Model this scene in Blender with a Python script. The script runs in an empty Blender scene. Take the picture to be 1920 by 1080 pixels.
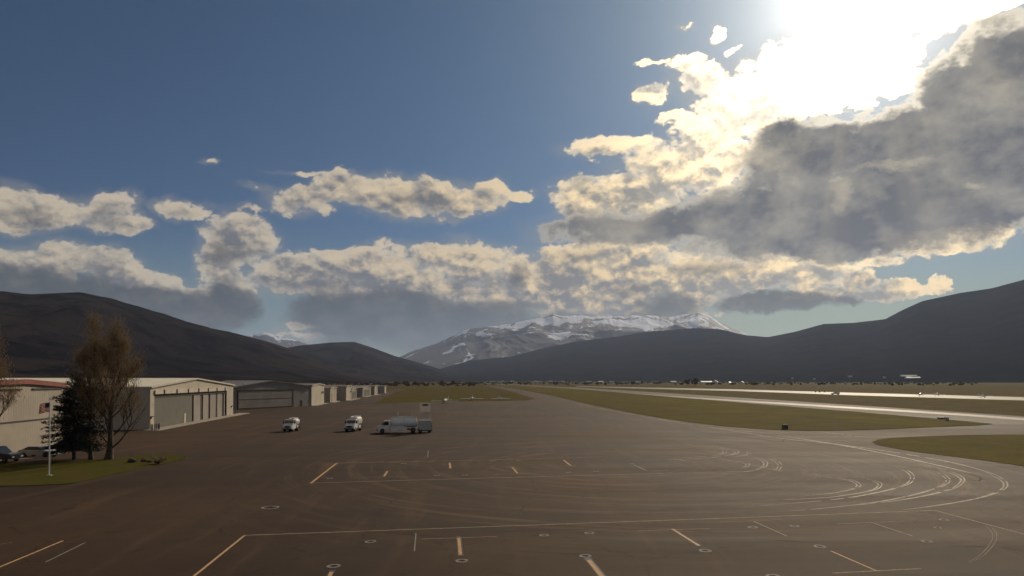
import bpy, math, random
from mathutils import Vector, Matrix, noise, geometry
random.seed(7)
R = math.radians
sc = bpy.context.scene
C = sc.collection

# ------------------------------------------------------------------ camera
F = 1300.0            # focal length in photo pixels (1920 wide)
CAMH = 10.0
HAZE = 0.000023
HOR = 713.0
PITCH = math.radians(1.2)
PPY = HOR - F * math.tan(PITCH)      # picture row of the optical axis (the lens is shifted)
cam_d = bpy.data.cameras.new('camera'); cam = bpy.data.objects.new('camera', cam_d); C.objects.link(cam)
cam_d.sensor_width = 36; cam_d.lens = 36 * F / 1920; cam_d.clip_start = 0.5; cam_d.clip_end = 120000; cam_d.shift_y = (PPY - 540) / 1920
cam.location = (0, 0, CAMH); cam.rotation_euler = (math.pi / 2 + PITCH, 0, 0)
sc.camera = cam

def ray(px, py):
    x, y, z = px - 960.0, F, PPY - py
    c, s = math.cos(PITCH), math.sin(PITCH)
    return Vector((x, y * c - z * s, y * s + z * c)).normalized()
def azel(px, py):
    d = ray(px, py)
    return math.degrees(math.atan2(d.x, d.y)), math.degrees(math.asin(d.z))
def G(px, py, z=0.0):
    d = ray(px, py); t = (z - CAMH) / d.z
    return Vector((d.x * t, d.y * t, z))

# ------------------------------------------------------------------ sun
SUN_PX = (1612, -18)
sd = ray(*SUN_PX)
SUN_EL = math.asin(sd.z); SUN_AZ = math.atan2(sd.x, sd.y)
sl = bpy.data.lights.new('sun', 'SUN'); sl.energy = 3.1; sl.angle = R(0.6); sl.color = (1.0, 0.84, 0.63)
so = bpy.data.objects.new('sun', sl); C.objects.link(so)
so.rotation_euler = (-sd).to_track_quat('-Z', 'Y').to_euler(); so.location = (60, 100, 200)

# ------------------------------------------------------------------ world
W = bpy.data.worlds.new('World'); sc.world = W; W.use_nodes = True
nt = W.node_tree; nt.nodes.clear()
class NB:
    """tiny node-expression helper"""
    def __init__(s, tree): s.t = tree; s.n = tree.nodes; s.l = tree.links
    def put(s, sock, v):
        if v is None: return
        if isinstance(v, bpy.types.NodeSocket): s.l.new(v, sock)
        else: sock.default_value = v
    def m(s, op, a, b=None, c=None, clamp=False):
        n = s.n.new('ShaderNodeMath'); n.operation = op; n.use_clamp = clamp
        for i, v in enumerate((a, b, c)): s.put(n.inputs[i], v)
        return n.outputs[0]
    def v(s, op, a, b=None, c=None, scale=None):
        n = s.n.new('ShaderNodeVectorMath'); n.operation = op
        for i, v in enumerate((a, b, c)): s.put(n.inputs[i], v)
        if scale is not None: s.put(n.inputs['Scale'], scale)
        return n.outputs['Value'] if op in ('DOT_PRODUCT', 'LENGTH', 'DISTANCE') else n.outputs['Vector']
    def xyz(s, x, y, z):
        n = s.n.new('ShaderNodeCombineXYZ')
        for i, v in enumerate((x, y, z)): s.put(n.inputs[i], v)
        return n.outputs[0]
    def sep(s, v):
        n = s.n.new('ShaderNodeSeparateXYZ'); s.put(n.inputs[0], v); return n.outputs
    def noise(s, vec, scale, detail=6, rough=0.55, dist=0.0, color=False, lac=2.0):
        n = s.n.new('ShaderNodeTexNoise'); s.put(n.inputs['Vector'], vec)
        n.inputs['Scale'].default_value = scale; n.inputs['Detail'].default_value = detail
        n.inputs['Roughness'].default_value = rough; n.inputs['Distortion'].default_value = dist
        n.inputs['Lacunarity'].default_value = lac
        return n.outputs['Color'] if color else n.outputs['Fac']
    def vor(s, vec, scale, detail=0, rough=0.5, feature='F1', out='Distance'):
        n = s.n.new('ShaderNodeTexVoronoi'); n.feature = feature; s.put(n.inputs['Vector'], vec)
        n.inputs['Scale'].default_value = scale
        if 'Detail' in n.inputs: n.inputs['Detail'].default_value = detail; n.inputs['Roughness'].default_value = rough
        return n.outputs[out]
    def mr(s, v, a, b, c=0.0, d=1.0, smooth=True):
        n = s.n.new('ShaderNodeMapRange'); n.interpolation_type = 'SMOOTHSTEP' if smooth else 'LINEAR'
        for i, x in zip(('Value', 'From Min', 'From Max', 'To Min', 'To Max'), (v, a, b, c, d)): s.put(n.inputs[i], x)
        return n.outputs[0]
    def mix(s, f, a, b, blend='MIX'):
        n = s.n.new('ShaderNodeMix'); n.data_type = 'RGBA'; n.blend_type = blend; n.clamp_factor = True
        def c(x): return (*x, 1) if isinstance(x, tuple) and len(x) == 3 else x
        s.put(n.inputs['Factor'], f); s.put(n.inputs['A'], c(a)); s.put(n.inputs['B'], c(b))
        n_out = [o for o in n.outputs if o.type == 'RGBA'][0]
        return n_out
    def put_mix_fix(s): pass
# Mix node: sockets share names, so address the RGBA ones by index
def _mix(s, f, a, b, blend='MIX'):
    n = s.n.new('ShaderNodeMix'); n.data_type = 'RGBA'; n.blend_type = blend; n.clamp_factor = True
    def c(x): return (*x, 1) if isinstance(x, tuple) and len(x) == 3 else x
    s.put(n.inputs[0], f); s.put(n.inputs[6], c(a)); s.put(n.inputs[7], c(b))
    return n.outputs[2]
NB.mix = _mix

B = NB(nt)
tc = nt.nodes.new('ShaderNodeTexCoord').outputs['Generated']
D = B.v('NORMALIZE', tc)
dx, dy, dz = B.sep(D)
az = B.m('MULTIPLY', B.m('ARCTAN2', dx, dy), 57.29578)
el = B.m('MULTIPLY', B.m('ARCSINE', dz), 57.29578)
P0 = B.xyz(az, el, 0.0)
sky = nt.nodes.new('ShaderNodeTexSky'); sky.sky_type = 'NISHITA'; sky.sun_disc = False
sky.sun_elevation = SUN_EL; sky.sun_rotation = SUN_AZ; sky.altitude = 1700; sky.air_density = 1.0; sky.dust_density = 1.2; sky.ozone_density = 2.0
SKYK = 0.055
base = B.v('SCALE', sky.outputs[0], scale=SKYK)
base = B.v('MULTIPLY', base, (0.33, 0.455, 0.58))
# the air near the sun and near the horizon
cs = B.v('DOT_PRODUCT', D, tuple(sd))
ang = B.m('MULTIPLY', B.m('ARCCOSINE', B.m('MINIMUM', cs, 1.0)), 57.29578)

def blobs(P, lst):
    out = None
    for (cx, cy, rx, ry, w) in lst:
        a0, e0 = azel(cx, cy); a1, _ = azel(cx + 10, cy); _, e1 = azel(cx, cy - 10)
        kx = (a1 - a0) / 10; ky = (e1 - e0) / 10
        ix, iy = 1 / (rx * kx), 1 / (ry * ky)
        q = B.v('MULTIPLY_ADD', P, (ix, iy, 0), (-a0 * ix, -e0 * iy, 0))
        d = B.v('DOT_PRODUCT', q, q)
        d = B.m('MULTIPLY_ADD', d, -w, w)
        out = d if out is None else B.m('SMOOTH_MAX', out, d, 0.25)
    return out

LIT = [  # x, y, rx, ry, weight : sunlit cumulus
 (560,378,62,30,.8),(500,352,36,9,.45),(640,358,70,30,.9),(735,372,105,40,1),(815,375,120,40,1),(900,375,58,34,1),(975,370,26,9,.5),(470,388,36,7,.4),(590,327,60,5,.35),(830,420,25,5,.3),
 (60,392,92,38,1),(20,405,60,30,.9),(125,388,60,30,.9),(212,388,48,26,.8),(225,415,62,18,.8),(340,393,58,20,.8),
 (447,452,72,58,1.15),(400,490,30,40,.8),(395,300,22,5,.25),
 (40,500,120,38,.9),(145,482,85,32,.9),(225,500,60,42,1),(290,535,60,36,1),(350,560,60,32,.9),(425,545,58,60,1),(60,560,260,55,1),
 (395,602,38,9,.6),(420,512,40,20,.9),
 (620,508,140,38,.9),(720,502,110,28,.9),(870,498,72,42,.9),(600,535,150,30,1),(780,530,180,36,1),(975,515,36,50,.9),(1075,505,110,50,1),(1180,525,130,60,1),(1320,530,150,60,1),(850,486,150,26,.9),(640,484,90,20,.8),(1130,480,160,34,.9),(1290,560,90,22,.9),(1000,562,220,34,1),(1200,576,150,24,.9),(1000,540,200,40,1),(660,545,170,26,.9),(940,555,130,28,1),(1450,515,170,42,1),(1130,570,170,28,1),
 (560,615,30,8,.5),(590,635,80,7,.4),
 (1755,450,130,24,.9),(1850,432,50,16,.8),(1650,482,60,14,.7),
 (1415,545,26,11,.8),(1555,550,75,20,1),(1600,525,40,24,1.1),(1680,536,62,17,1),(1767,534,32,17,1),(1640,552,60,14,.9),
 (1225,180,40,20,.9),(1330,62,16,22,.6),(1372,100,14,10,.6),(1265,53,14,8,.5),(1285,125,42,22,.7),(1320,150,50,35,.9),(1420,190,120,62,1),(1520,150,160,90,1.1),(1640,120,90,80,1),(1770,25,80,45,1),(1870,0,70,22,.9),(1270,225,34,13,.7),(1228,122,22,9,.6),
 (1150,270,85,20,.7),(1225,285,32,28,.8),(1290,305,150,60,.8),(1095,372,70,42,1),(1180,362,90,46,1),(1330,260,90,50,.8)]
DARK = [ # thick cloud in its own shade
 (1885,200,232,172,1.3),(1700,300,190,110,1.2),(1500,300,150,82,1.1),(1720,360,260,110,1.3),(1450,398,240,74,1.1),(1200,428,185,42,1.0),(1560,440,330,52,1.1),(1860,350,180,90,1.2),(1480,250,80,30,.8)]
HOLE = [(1572,368,22,36,.7),(1665,309,90,9,.7),(1450,290,70,40,.5),(1330,330,70,50,.7),(1832,352,26,9,.8),(1530,228,26,12,.7),(1900,25,36,16,.6)]
LOW = [  # grey bases and rain veils low over the mountains
 (80,568,320,82,1.1),(800,605,300,52,1),(260,560,150,46,1),(420,575,70,60,1),(425,478,48,36,.5),(770,378,85,22,.36),(60,402,80,24,.36),(210,402,45,18,.3),(345,400,40,12,.25),(600,555,90,30,.4),(1190,540,60,20,.35),(1350,500,140,20,.4),(330,575,120,52,1),(620,590,90,50,1),(760,585,150,46,1),(330,590,130,48,1),(430,582,70,42,1),(700,590,170,42,1),(840,598,170,32,1),(640,620,90,45,.8),(800,635,200,40,.55),(1060,596,120,10,.5),(1250,575,80,34,.8),(1450,568,150,24,1),(1580,562,50,12,.7),(455,480,50,26,.35),(975,520,26,32,.5),(1090,480,60,18,.3)]

# domain warps, two scales
Ds = B.v('MULTIPLY', D, (1.0, 1.0, 1.4))
wcol = B.noise(Ds, 9.0, 3, 0.5, color=True)
wcol2 = B.noise(Ds, 34.0, 7, 0.68, color=True)
w1 = B.v('MULTIPLY', B.v('SUBTRACT', wcol, (.5, .5, .5)), (3.6, 2.2, 0))
w2 = B.v('MULTIPLY', B.v('SUBTRACT', wcol2, (.5, .5, .5)), (2.0, 1.7, 0))
P = B.v('ADD', P0, B.v('ADD', w1, w2))
bil = B.vor(B.v('ADD', Ds, B.v('SCALE', B.v('SUBTRACT', wcol2, (.5, .5, .5)), scale=0.02)), 26.0, 3, 0.55)
fb = B.noise(Ds, 24.0, 10, 0.62)
fb_off = B.noise(B.v('ADD', Ds, (0.0045, 0.0, 0.012)), 24.0, 10, 0.62)
bil_off = B.vor(B.v('ADD', B.v('ADD', Ds, (0.004, 0.0, 0.011)), B.v('SCALE', B.v('SUBTRACT', wcol2, (.5, .5, .5)), scale=0.02)), 26.0, 3, 0.55)
tex = B.m('SUBTRACT', B.m('MULTIPLY', fb, 1.6), B.m('MULTIPLY', bil, 0.35))       # puffy texture, about 0.35
relief = B.m('ADD', B.m('MULTIPLY', B.m('SUBTRACT', fb, fb_off), 2.6), B.m('MULTIPLY', B.m('SUBTRACT', bil_off, bil), 1.3))

dL = blobs(P, LIT)
Pup = B.v('ADD', P, (0.6, 1.2, 0))
dLu = blobs(Pup, LIT)
# generic cumulus outside the modelled field of view
gen = B.m('SUBTRACT', B.noise(B.v('MULTIPLY', D, (1, 1, 2.4)), 3.3, 4, 0.5), 0.56)
gen = B.m('MULTIPLY', gen, 5.0)
side = B.mr(B.m('ABSOLUTE', az), 37.5, 50.0)
high = B.mr(el, 31.5, 44.0)
out_m = B.m('MAXIMUM', side, high)
gen = B.m('SUBTRACT', gen, B.m('MULTIPLY', B.m('SUBTRACT', 1.0, out_m), 3.0))
dL = B.m('MAXIMUM', dL, gen)
TL = B.m('ADD', dL, B.m('MULTIPLY', B.m('SUBTRACT', tex, 0.56), 1.45))
def veil(T, k, lo=0.10):
    """opacity of a cloud of that optical depth"""
    return B.m('SUBTRACT', 1.0, B.m('POWER', 2.718, B.m('MULTIPLY', B.m('MAXIMUM', B.m('ADD', T, lo), 0.0), -k)))
covL = B.m('MULTIPLY', veil(TL, 3.3, 0.17), 1.0, clamp=True)
bigv = B.m('SUBTRACT', B.noise(Ds, 10.0, 4, 0.5), 0.5)
near = B.m('POWER', 2.718, B.m('MULTIPLY', ang, -1 / 7.0))         # forward scattering round the sun
near2 = B.m('POWER', 2.718, B.m('MULTIPLY', ang, -1 / 3.0))
deep = B.mr(B.m('ADD', TL, B.m('MULTIPLY', bigv, 1.0)), 0.0, 1.1)
lf = B.noise(Ds, 12.0, 6, 0.6); lf_off = B.noise(B.v('ADD', Ds, (0.012, 0.0, 0.030)), 12.0, 6, 0.6)
lit = B.m('MULTIPLY', B.m('SUBTRACT', dL, dLu), 0.42)
lit = B.m('ADD', lit, B.m('MULTIPLY', relief, 0.95))
lit = B.m('ADD', lit, B.m('MULTIPLY', B.m('SUBTRACT', lf, lf_off), 3.0))
lit = B.m('ADD', lit, B.m('MULTIPLY', B.m('SUBTRACT', 0.42, bil), 0.7))
lit = B.m('ADD', lit, B.m('MULTIPLY_ADD', deep, -0.62, 0.92))
lit = B.m('ADD', B.mr(lit, -0.50, 1.30), B.m('MULTIPLY', near, 0.5), clamp=True)
warm = B.mr(el, 7.0, 28.0)
lit_col = B.mix(B.mr(ang, 20, 50), B.mix(warm, (0.80, 0.60, 0.33), (0.74, 0.60, 0.39)), (0.63, 0.53, 0.39))
shd_col = B.mix(B.mr(ang, 12, 40), (0.19, 0.18, 0.16), (0.15, 0.155, 0.17))
cL = B.mix(lit, shd_col, lit_col)
gain = B.m('ADD', B.m('MULTIPLY', near, 11.0), B.m('ADD', B.m('MULTIPLY', near2, 3.0), 0.92))
rim = B.m('MULTIPLY', B.mr(TL, 0.45, 0.05), B.mr(TL, -0.12, 0.05))
cL = B.v('ADD', cL, B.v('SCALE', (0.20, 0.165, 0.11), scale=rim))
cL = B.v('SCALE', cL, scale=gain)
dK = blobs(P, DARK)
dKt = B.m('ADD', dK, B.m('MULTIPLY', B.m('SUBTRACT', tex, 0.56), 0.95))
covK = veil(dKt, 5.5, 0.08)
edgeK = B.mr(dKt, -0.05, 0.50, 1.0, 0.0)
dO = blobs(P, LOW)
covO = B.mr(B.m('ADD', dO, B.m('MULTIPLY', B.m('SUBTRACT', fb, 0.5), 0.6)), 0.05, 0.7, 0.0, 0.93)
# shafts of light fanning out from the sun, over the cloud
upv = Vector((0, 0, 1)); e1 = upv.cross(sd).normalized(); e2 = sd.cross(e1).normalized()
phi = B.m('ARCTAN2', B.v('DOT_PRODUCT', D, tuple(e2)), B.v('DOT_PRODUCT', D, tuple(e1)))
rays = B.noise(B.xyz(phi, 0.0, 3.3), 4.0, 3, 0.6)
rays = B.m('MULTIPLY', B.mr(rays, 0.42, 0.68), 0.25)
q_ = ray(1238, 405); PH = math.atan2(q_.dot(e2), q_.dot(e1)); q_ = ray(1150, 330); PH2 = math.atan2(q_.dot(e2), q_.dot(e1)); sg = 1 if PH2 > PH else -1
dph = B.m('MULTIPLY', B.m('SUBTRACT', phi, PH), sg)
beam = B.m('MULTIPLY', B.mr(dph, -0.03, 0.05), B.mr(dph, 0.45, 0.12))
rays = B.m('MULTIPLY', B.m('MAXIMUM', rays, beam), B.m('MULTIPLY', B.mr(ang, 29.0, 12.0), B.mr(ang, 3.0, 9.0)))
c_sky = B.mix(B.m('MULTIPLY', near, 0.9), base, (0.62, 0.62, 0.60))
glow = B.m('ADD', B.m('MULTIPLY', near2, 2.4), B.m('MULTIPLY', near, 0.42))
c_sky = B.v('ADD', c_sky, B.v('SCALE', (1.0, 0.93, 0.82), scale=glow))
c_sky = B.v('ADD', c_sky, B.v('SCALE', (0.045, 0.105, 0.125), scale=B.m('POWER', 2.718, B.m('MULTIPLY', ang, -1 / 22.0))))
c_hor = B.mr(el, 0.0, 13.0, 0.95, 0.0)
c_sky = B.mix(c_hor, c_sky, B.mix(B.mr(ang, 15, 55), (0.36, 0.385, 0.17), (0.19, 0.26, 0.26)))
kl = B.m('ADD', B.m('MULTIPLY', bigv, 2.3), B.m('ADD', B.m('MULTIPLY', relief, 0.22), B.m('MULTIPLY', B.m('SUBTRACT', lf, lf_off), 1.6)))
kl = B.m('ADD', kl, B.m('MULTIPLY', B.mr(el, 11.0, 24.0), 0.28))
kcol = B.mix(B.m('ADD', kl, 0.22, clamp=True), (0.105, 0.108, 0.118), (0.36, 0.33, 0.275))
kcol = B.mix(B.m('MULTIPLY', rays, 0.85), kcol, (0.56, 0.48, 0.33))
kcol = B.mix(edgeK, kcol, B.v('SCALE', (0.62, 0.53, 0.38), scale=B.m('ADD', 0.8, B.m('MULTIPLY', near, 5.0))))
ocol = B.mix(B.mr(ang, 18, 42), (0.085, 0.088, 0.08), (0.038, 0.052, 0.065))
ocol = B.mix(B.m('MULTIPLY', B.mr(fb, .35, .75), 0.3), ocol, (0.24, 0.23, 0.22))
halo = B.mr(B.m('ADD', B.m('MAXIMUM', dL, dK), B.m('MULTIPLY', bigv, 1.6)), -0.9, 0.7, 0.0, 0.5)
c_sky = B.mix(halo, c_sky, B.v('SCALE', (0.36, 0.345, 0.31), scale=B.m('ADD', 0.8, B.m('MULTIPLY', near, 3.0))))
col = B.mix(covL, c_sky, cL)
col = B.mix(covO, col, ocol)
kcol = B.mix(B.m('MULTIPLY', B.mr(B.m('ADD', blobs(P, HOLE), B.m('MULTIPLY', B.m('SUBTRACT', fb, .5), 1.6)), -0.35, 1.25), 0.6), kcol, (0.62, 0.53, 0.37))
col = B.mix(B.m('MULTIPLY', covK, 0.97), col, kcol)
below = B.mr(el, -0.5, -3.0)
col = B.mix(below, col, (0.05, 0.045, 0.04))
bg = nt.nodes.new('ShaderNodeBackground'); nt.links.new(col, bg.inputs[0]); bg.inputs[1].default_value = 1.0
wo = nt.nodes.new('ShaderNodeOutputWorld'); nt.links.new(bg.outputs[0], wo.inputs[0])
W.cycles.sampling_method = 'MANUAL'; W.cycles.sample_map_resolution = 512

# ------------------------------------------------------------------ exposure, sampling
sc.view_settings.view_transform = 'Standard'; sc.view_settings.look = 'None'
sc.view_settings.exposure = 0.0; sc.view_settings.gamma = 1.0; sc.view_settings.use_curve_mapping = False
sc.render.engine = 'CYCLES'
cy = sc.cycles
cy.max_bounces = 4; cy.diffuse_bounces = 2; cy.glossy_bounces = 2; cy.transmission_bounces = 4; cy.transparent_max_bounces = 8; cy.volume_bounces = 1
cy.use_denoising = True; cy.use_adaptive_sampling = True; cy.adaptive_threshold = 0.03; cy.adaptive_min_samples = 12; cy.caustics_reflective = False; cy.caustics_refractive = False

# ------------------------------------------------------------------ helpers
MATS = {}
def mat(name, col, rough=0.7, metal=0.0, var=0.0, vscale=1.0, bump=0.0, bscale=20.0, col2=None, spec=0.5, coat=0.0, ribs=0.0):
    """procedural material: colour with noise variation, optional relief, optional standing ribs (metal cladding)"""
    if name in MATS: return MATS[name]
    m = bpy.data.materials.new(name); m.use_nodes = True; t = m.node_tree; b = NB(t)
    p = t.nodes['Principled BSDF']
    p.inputs['Roughness'].default_value = rough; p.inputs['Metallic'].default_value = metal
    p.inputs['Specular IOR Level'].default_value = spec
    if spec <= 0.01: p.inputs['IOR'].default_value = 1.0
    pass; p.inputs['Coat Weight'].default_value = coat
    tc = t.nodes.new('ShaderNodeTexCoord').outputs['Object']
    if var or col2:
        f = b.noise(tc, vscale, 5, 0.6)
        c2 = col2 or tuple(max(0, c * (1 - var)) for c in col)
        c1 = col if col2 else tuple(c * (1 + var * 0.5) for c in col)
        b.put(p.inputs['Base Color'], b.mix(b.mr(f, 0.32, 0.68), c1, c2))
    else: p.inputs['Base Color'].default_value = (*col, 1)
    h = None
    if bump: h = b.noise(tc, bscale, 4, 0.6)
    if ribs:
        x, y, z = b.sep(tc)
        w = b.m('PINGPONG', b.m('ADD', x, y), ribs)
        w = b.m('DIVIDE', w, ribs)
        h = w if h is None else b.m('ADD', w, b.m('MULTIPLY', h, bump))
        bump = bump or 0.5
    if h is not None:
        bn = t.nodes.new('ShaderNodeBump'); bn.inputs['Strength'].default_value = min(1, bump); bn.inputs['Distance'].default_value = 0.04
        t.links.new(h, bn.inputs['Height']); t.links.new(bn.outputs[0], p.inputs['Normal'])
    MATS[name] = m; return m

def translucent(m, f, col):
    t = m.node_tree; out = t.nodes['Material Output']; p = t.nodes['Principled BSDF']
    tr = t.nodes.new('ShaderNodeBsdfTranslucent'); tr.inputs[0].default_value = (*col, 1); mx = t.nodes.new('ShaderNodeMixShader'); mx.inputs[0].default_value = f
    t.links.new(p.outputs[0], mx.inputs[1]); t.links.new(tr.outputs[0], mx.inputs[2]); t.links.new(mx.outputs[0], out.inputs['Surface'])

class MB:
    def __init__(s): s.v = []; s.f = []
    def add(s, vs, fs):
        o = len(s.v); s.v += [tuple(v) for v in vs]; s.f += [tuple(i + o for i in f) for f in fs]; return s
    def box(s, x0, x1, y0, y1, z0, z1, M=None):
        vs = [Vector((x, y, z)) for z in (z0, z1) for y in (y0, y1) for x in (x0, x1)]
        if M: vs = [M @ v for v in vs]
        return s.add(vs, [(0, 2, 3, 1), (4, 5, 7, 6), (0, 1, 5, 4), (2, 6, 7, 3), (0, 4, 6, 2), (1, 3, 7, 5)])
    def prism(s, pts, d, M=None):
        """pts: 3-D outline (planar), extruded by vector d"""
        n = len(pts); d = Vector(d); a = [Vector(p) for p in pts]; b = [p + d for p in a]
        vs = a + b
        if M: vs = [M @ v for v in vs]
        return s.add(vs, [tuple(range(n))[::-1], tuple(range(n, 2 * n))] + [(i, (i + 1) % n, n + (i + 1) % n, n + i) for i in range(n)])
    def tube(s, p0, p1, r0, r1=None, n=8, cap=True):
        p0, p1 = Vector(p0), Vector(p1); r1 = r0 if r1 is None else r1
        q = (p1 - p0).to_track_quat('Z', 'Y') if (p1 - p0).length > 1e-6 else Matrix.Identity(3).to_quaternion()
        vs = []
        for p, r in ((p0, r0), (p1, r1)):
            for i in range(n):
                a = 2 * math.pi * i / n; vs.append(p + q @ Vector((r * math.cos(a), r * math.sin(a), 0)))
        fs = [(i, (i + 1) % n, n + (i + 1) % n, n + i) for i in range(n)]
        if cap: fs += [tuple(range(n))[::-1], tuple(range(n, 2 * n))]
        return s.add(vs, fs)
    def loft(s, rings, cap=True):
        n = len(rings[0]); vs = [v for r in rings for v in r]; fs = []
        for k in range(len(rings) - 1):
            for i in range(n):
                j = (i + 1) % n; fs.append((k * n + i, k * n + j, (k + 1) * n + j, (k + 1) * n + i))
        if cap: fs += [tuple(range(n))[::-1], tuple(range((len(rings) - 1) * n, len(rings) * n))]
        return s.add(vs, fs)
    def mesh(s, name):
        me = bpy.data.meshes.new(name); me.from_pydata(s.v, [], s.f); me.update(); return me

def tag(o, label=None, cat=None, group=None, kind=None):
    if label: o['label'] = label
    if cat: o['category'] = cat
    if group: o['group'] = group
    if kind: o['kind'] = kind
    return o
def obj(name, mb, m, parent=None, smooth=False, bevel=0.0, fixn=True):
    me = mb.mesh(name) if isinstance(mb, MB) else mb
    if fixn and isinstance(mb, MB) and len(me.polygons) < 4000:
        import bmesh
        bm = bmesh.new(); bm.from_mesh(me); bmesh.ops.recalc_face_normals(bm, faces=bm.faces)
        if bevel: bmesh.ops.bevel(bm, geom=[e for e in bm.edges if len(e.link_faces) == 2 and e.calc_face_angle(0) > 0.5], offset=bevel, segments=1, affect='EDGES', profile=0.5)
        bm.to_mesh(me); bm.free()
    if m and not me.materials: me.materials.append(m)
    if smooth: me.polygons.foreach_set('use_smooth', [True] * len(me.polygons))
    o = bpy.data.objects.new(name, me); C.objects.link(o)
    if parent: o.parent = parent
    return o
def thing(name, label, cat, loc=(0, 0, 0), rz=0.0, group=None):
    o = bpy.data.objects.new(name, None); C.objects.link(o); o.empty_display_size = 0.5
    o.location = loc; o.rotation_euler = (0, 0, rz); return tag(o, label, cat, group)
def copy_tree(o, parent=None):
    c = o.copy(); C.objects.link(c); c.parent = parent
    for ch in list(o.children): copy_tree(ch, c)
    return c

# ------------------------------------------------------------------ terrain
def interp(pts, x):
    if x <= pts[0][0]: return pts[0][1]
    for (a, b), (c, d) in zip(pts, pts[1:]):
        if x <= c:
            t = (x - a) / (c - a); return b + (d - b) * t
    return pts[-1][1]
class Range:
    """a range of hills: ridge drawn by bearing, foot and ridge at real distances"""
    def __init__(s, ridge, dist, foot, amp, freq, seed, back=1.6, power=1.25, sharp=0.0):
        s.r = []
        for px, py in ridge:
            a, e = azel(px, py); s.r.append((a, math.tan(R(e))))
        s.dist, s.foot, s.amp, s.freq, s.seed, s.back, s.power, s.sharp = dist, foot, amp, freq, seed, back, power, sharp
        s.a0, s.a1 = s.r[0][0], s.r[-1][0]; s.fine = 0.16 if sharp else 0.5
    def h(s, a, r):
        d = interp(s.dist, a); f = interp(s.foot, a); t = (r - f) / (d - f)
        H = interp(s.r, a) * d + CAMH
        if s.sharp:   # crags belong to the crest; lower down the face is broader
            k = max(0, min(1, t)) ** 4
            H = k * (H + s.sharp * noise.fractal(Vector((a * 0.9, s.seed, 0)), 1.0, 2.1, 4) * d * 0.001) + (1 - k) * (sum(interp(s.r, a + q) for q in (-1.6, -.8, 0, .8, 1.6)) / 5 * d + CAMH)
        if t <= 0: return -40.0 * min(1, -t * 6) - 2.0
        if t <= 1: base = H * (t ** s.power); k = 4 * t * (1 - t)
        else:
            u = (r - d) / (d * (s.back - 1)); base = H * max(0, 1 - u) ** 1.3; k = min(1, u * 4)
        if base <= 0: return -30
        q = Vector((r * math.sin(R(a)) / s.freq, r * math.cos(R(a)) * 0.62 / s.freq, s.seed))
        q = q + 0.35 * Vector((noise.noise(q * 1.3), noise.noise(q * 1.3 + Vector((5, 5, 5))), 0))
        g = 1 - 2 * abs(noise.noise(q)); g2 = 1 - 2 * abs(noise.noise(q * 2.7)); g3 = noise.fractal(q * 6, 0.8, 2.0, 4)
        return base + s.amp * H * (k * (0.55 * g + 0.25 * g2 - 0.25) + (0.12 + 0.35 * k) * s.fine * g3 * min(1, t * 3) * (0.35 if t > .93 and t < 1.05 else 1)) * 0.5
    def build(s, name, m, na, nr):
        mb = MB()
        for i in range(na):
            a = s.a0 + (s.a1 - s.a0) * i / (na - 1)
            d = interp(s.dist, a); f = interp(s.foot, a)
            for j in range(nr):
                u = j / (nr - 1)
                r = f * 0.97 + (d - f * 0.97) * (u / 0.8) if u < 0.8 else d + (d * (s.back - 1)) * (u - 0.8) / 0.2
                mb.v.append((r * math.sin(R(a)), r * math.cos(R(a)), s.h(a, r)))
        for i in range(na - 1):
            for j in range(nr - 1):
                k = i * nr + j; mb.f.append((k, k + nr, k + nr + 1, k + 1))
        return tag(obj(name, mb, m, smooth=True, fixn=False), kind='structure')

left = Range([(-2600, 711), (-1500, 702), (-900, 670), (-600, 600), (-300, 560), (-120, 540), (0, 547), (60, 551), (150, 547), (210, 560), (280, 583), (350, 606), (430, 622), (500, 640), (570, 662), (660, 700), (720, 716)],
             [(-60, 3600), (0, 5200)], [(-60, 1200), (-20, 1900), (0, 2600)], 0.8, 1900, 3.1, 1.7, 1.15)
left2 = Range([(380, 716), (440, 690), (500, 660), (560, 648), (620, 642), (665, 641), (700, 652), (740, 667), (800, 684), (850, 700), (880, 712), (900, 716)],
              [(-30, 6500), (0, 8000)], [(-30, 3300), (0, 4600)], 0.75, 1700, 9.7, 1.5, 1.2)
foot_r = Range([(700, 716), (760, 712), (830, 690), (880, 676), (960, 668), (1010, 655), (1080, 640), (1150, 632), (1220, 621), (1300, 615), (1350, 617), (1395, 628), (1440, 632), (1490, 622), (1545, 607), (1600, 605), (1660, 598), (1690, 582), (1730, 564), (1800, 549), (1860, 540), (1920, 524), (2100, 480), (2400, 470), (2800, 540), (3300, 600), (4200, 665), (6000, 702), (8000, 712)],
               [(-15, 9500), (12, 8800), (25, 7600), (60, 6000)], [(-15, 5600), (12, 4600), (25, 3900), (60, 2800)], 0.14, 2200, 5.5, 1.5, 1.2)
snow_r = Range([(690, 700), (750, 668), (800, 650), (850, 630), (880, 616), (930, 612), (980, 602), (1010, 598), (1024, 594), (1037, 589), (1050, 592), (1075, 593), (1098, 590), (1112, 594), (1160, 593), (1200, 591), (1250, 594), (1290, 590), (1310, 585), (1330, 592), (1360, 608), (1400, 627), (1440, 645), (1500, 690)],
               [(-20, 15500), (30, 15500)], [(-20, 9500), (30, 9500)], 0.40, 1700, 2.2, 1.3, 1.15, sharp=2.4)
far_r = Range([(380, 690), (430, 650), (468, 627), (490, 623), (505, 626), (530, 631), (560, 639), (600, 655), (680, 700)],
              [(-30, 21000), (0, 21000)], [(-30, 15000), (0, 15000)], 0.3, 2200, 7.2, 1.3, 1.1, sharp=2.0)

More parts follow.
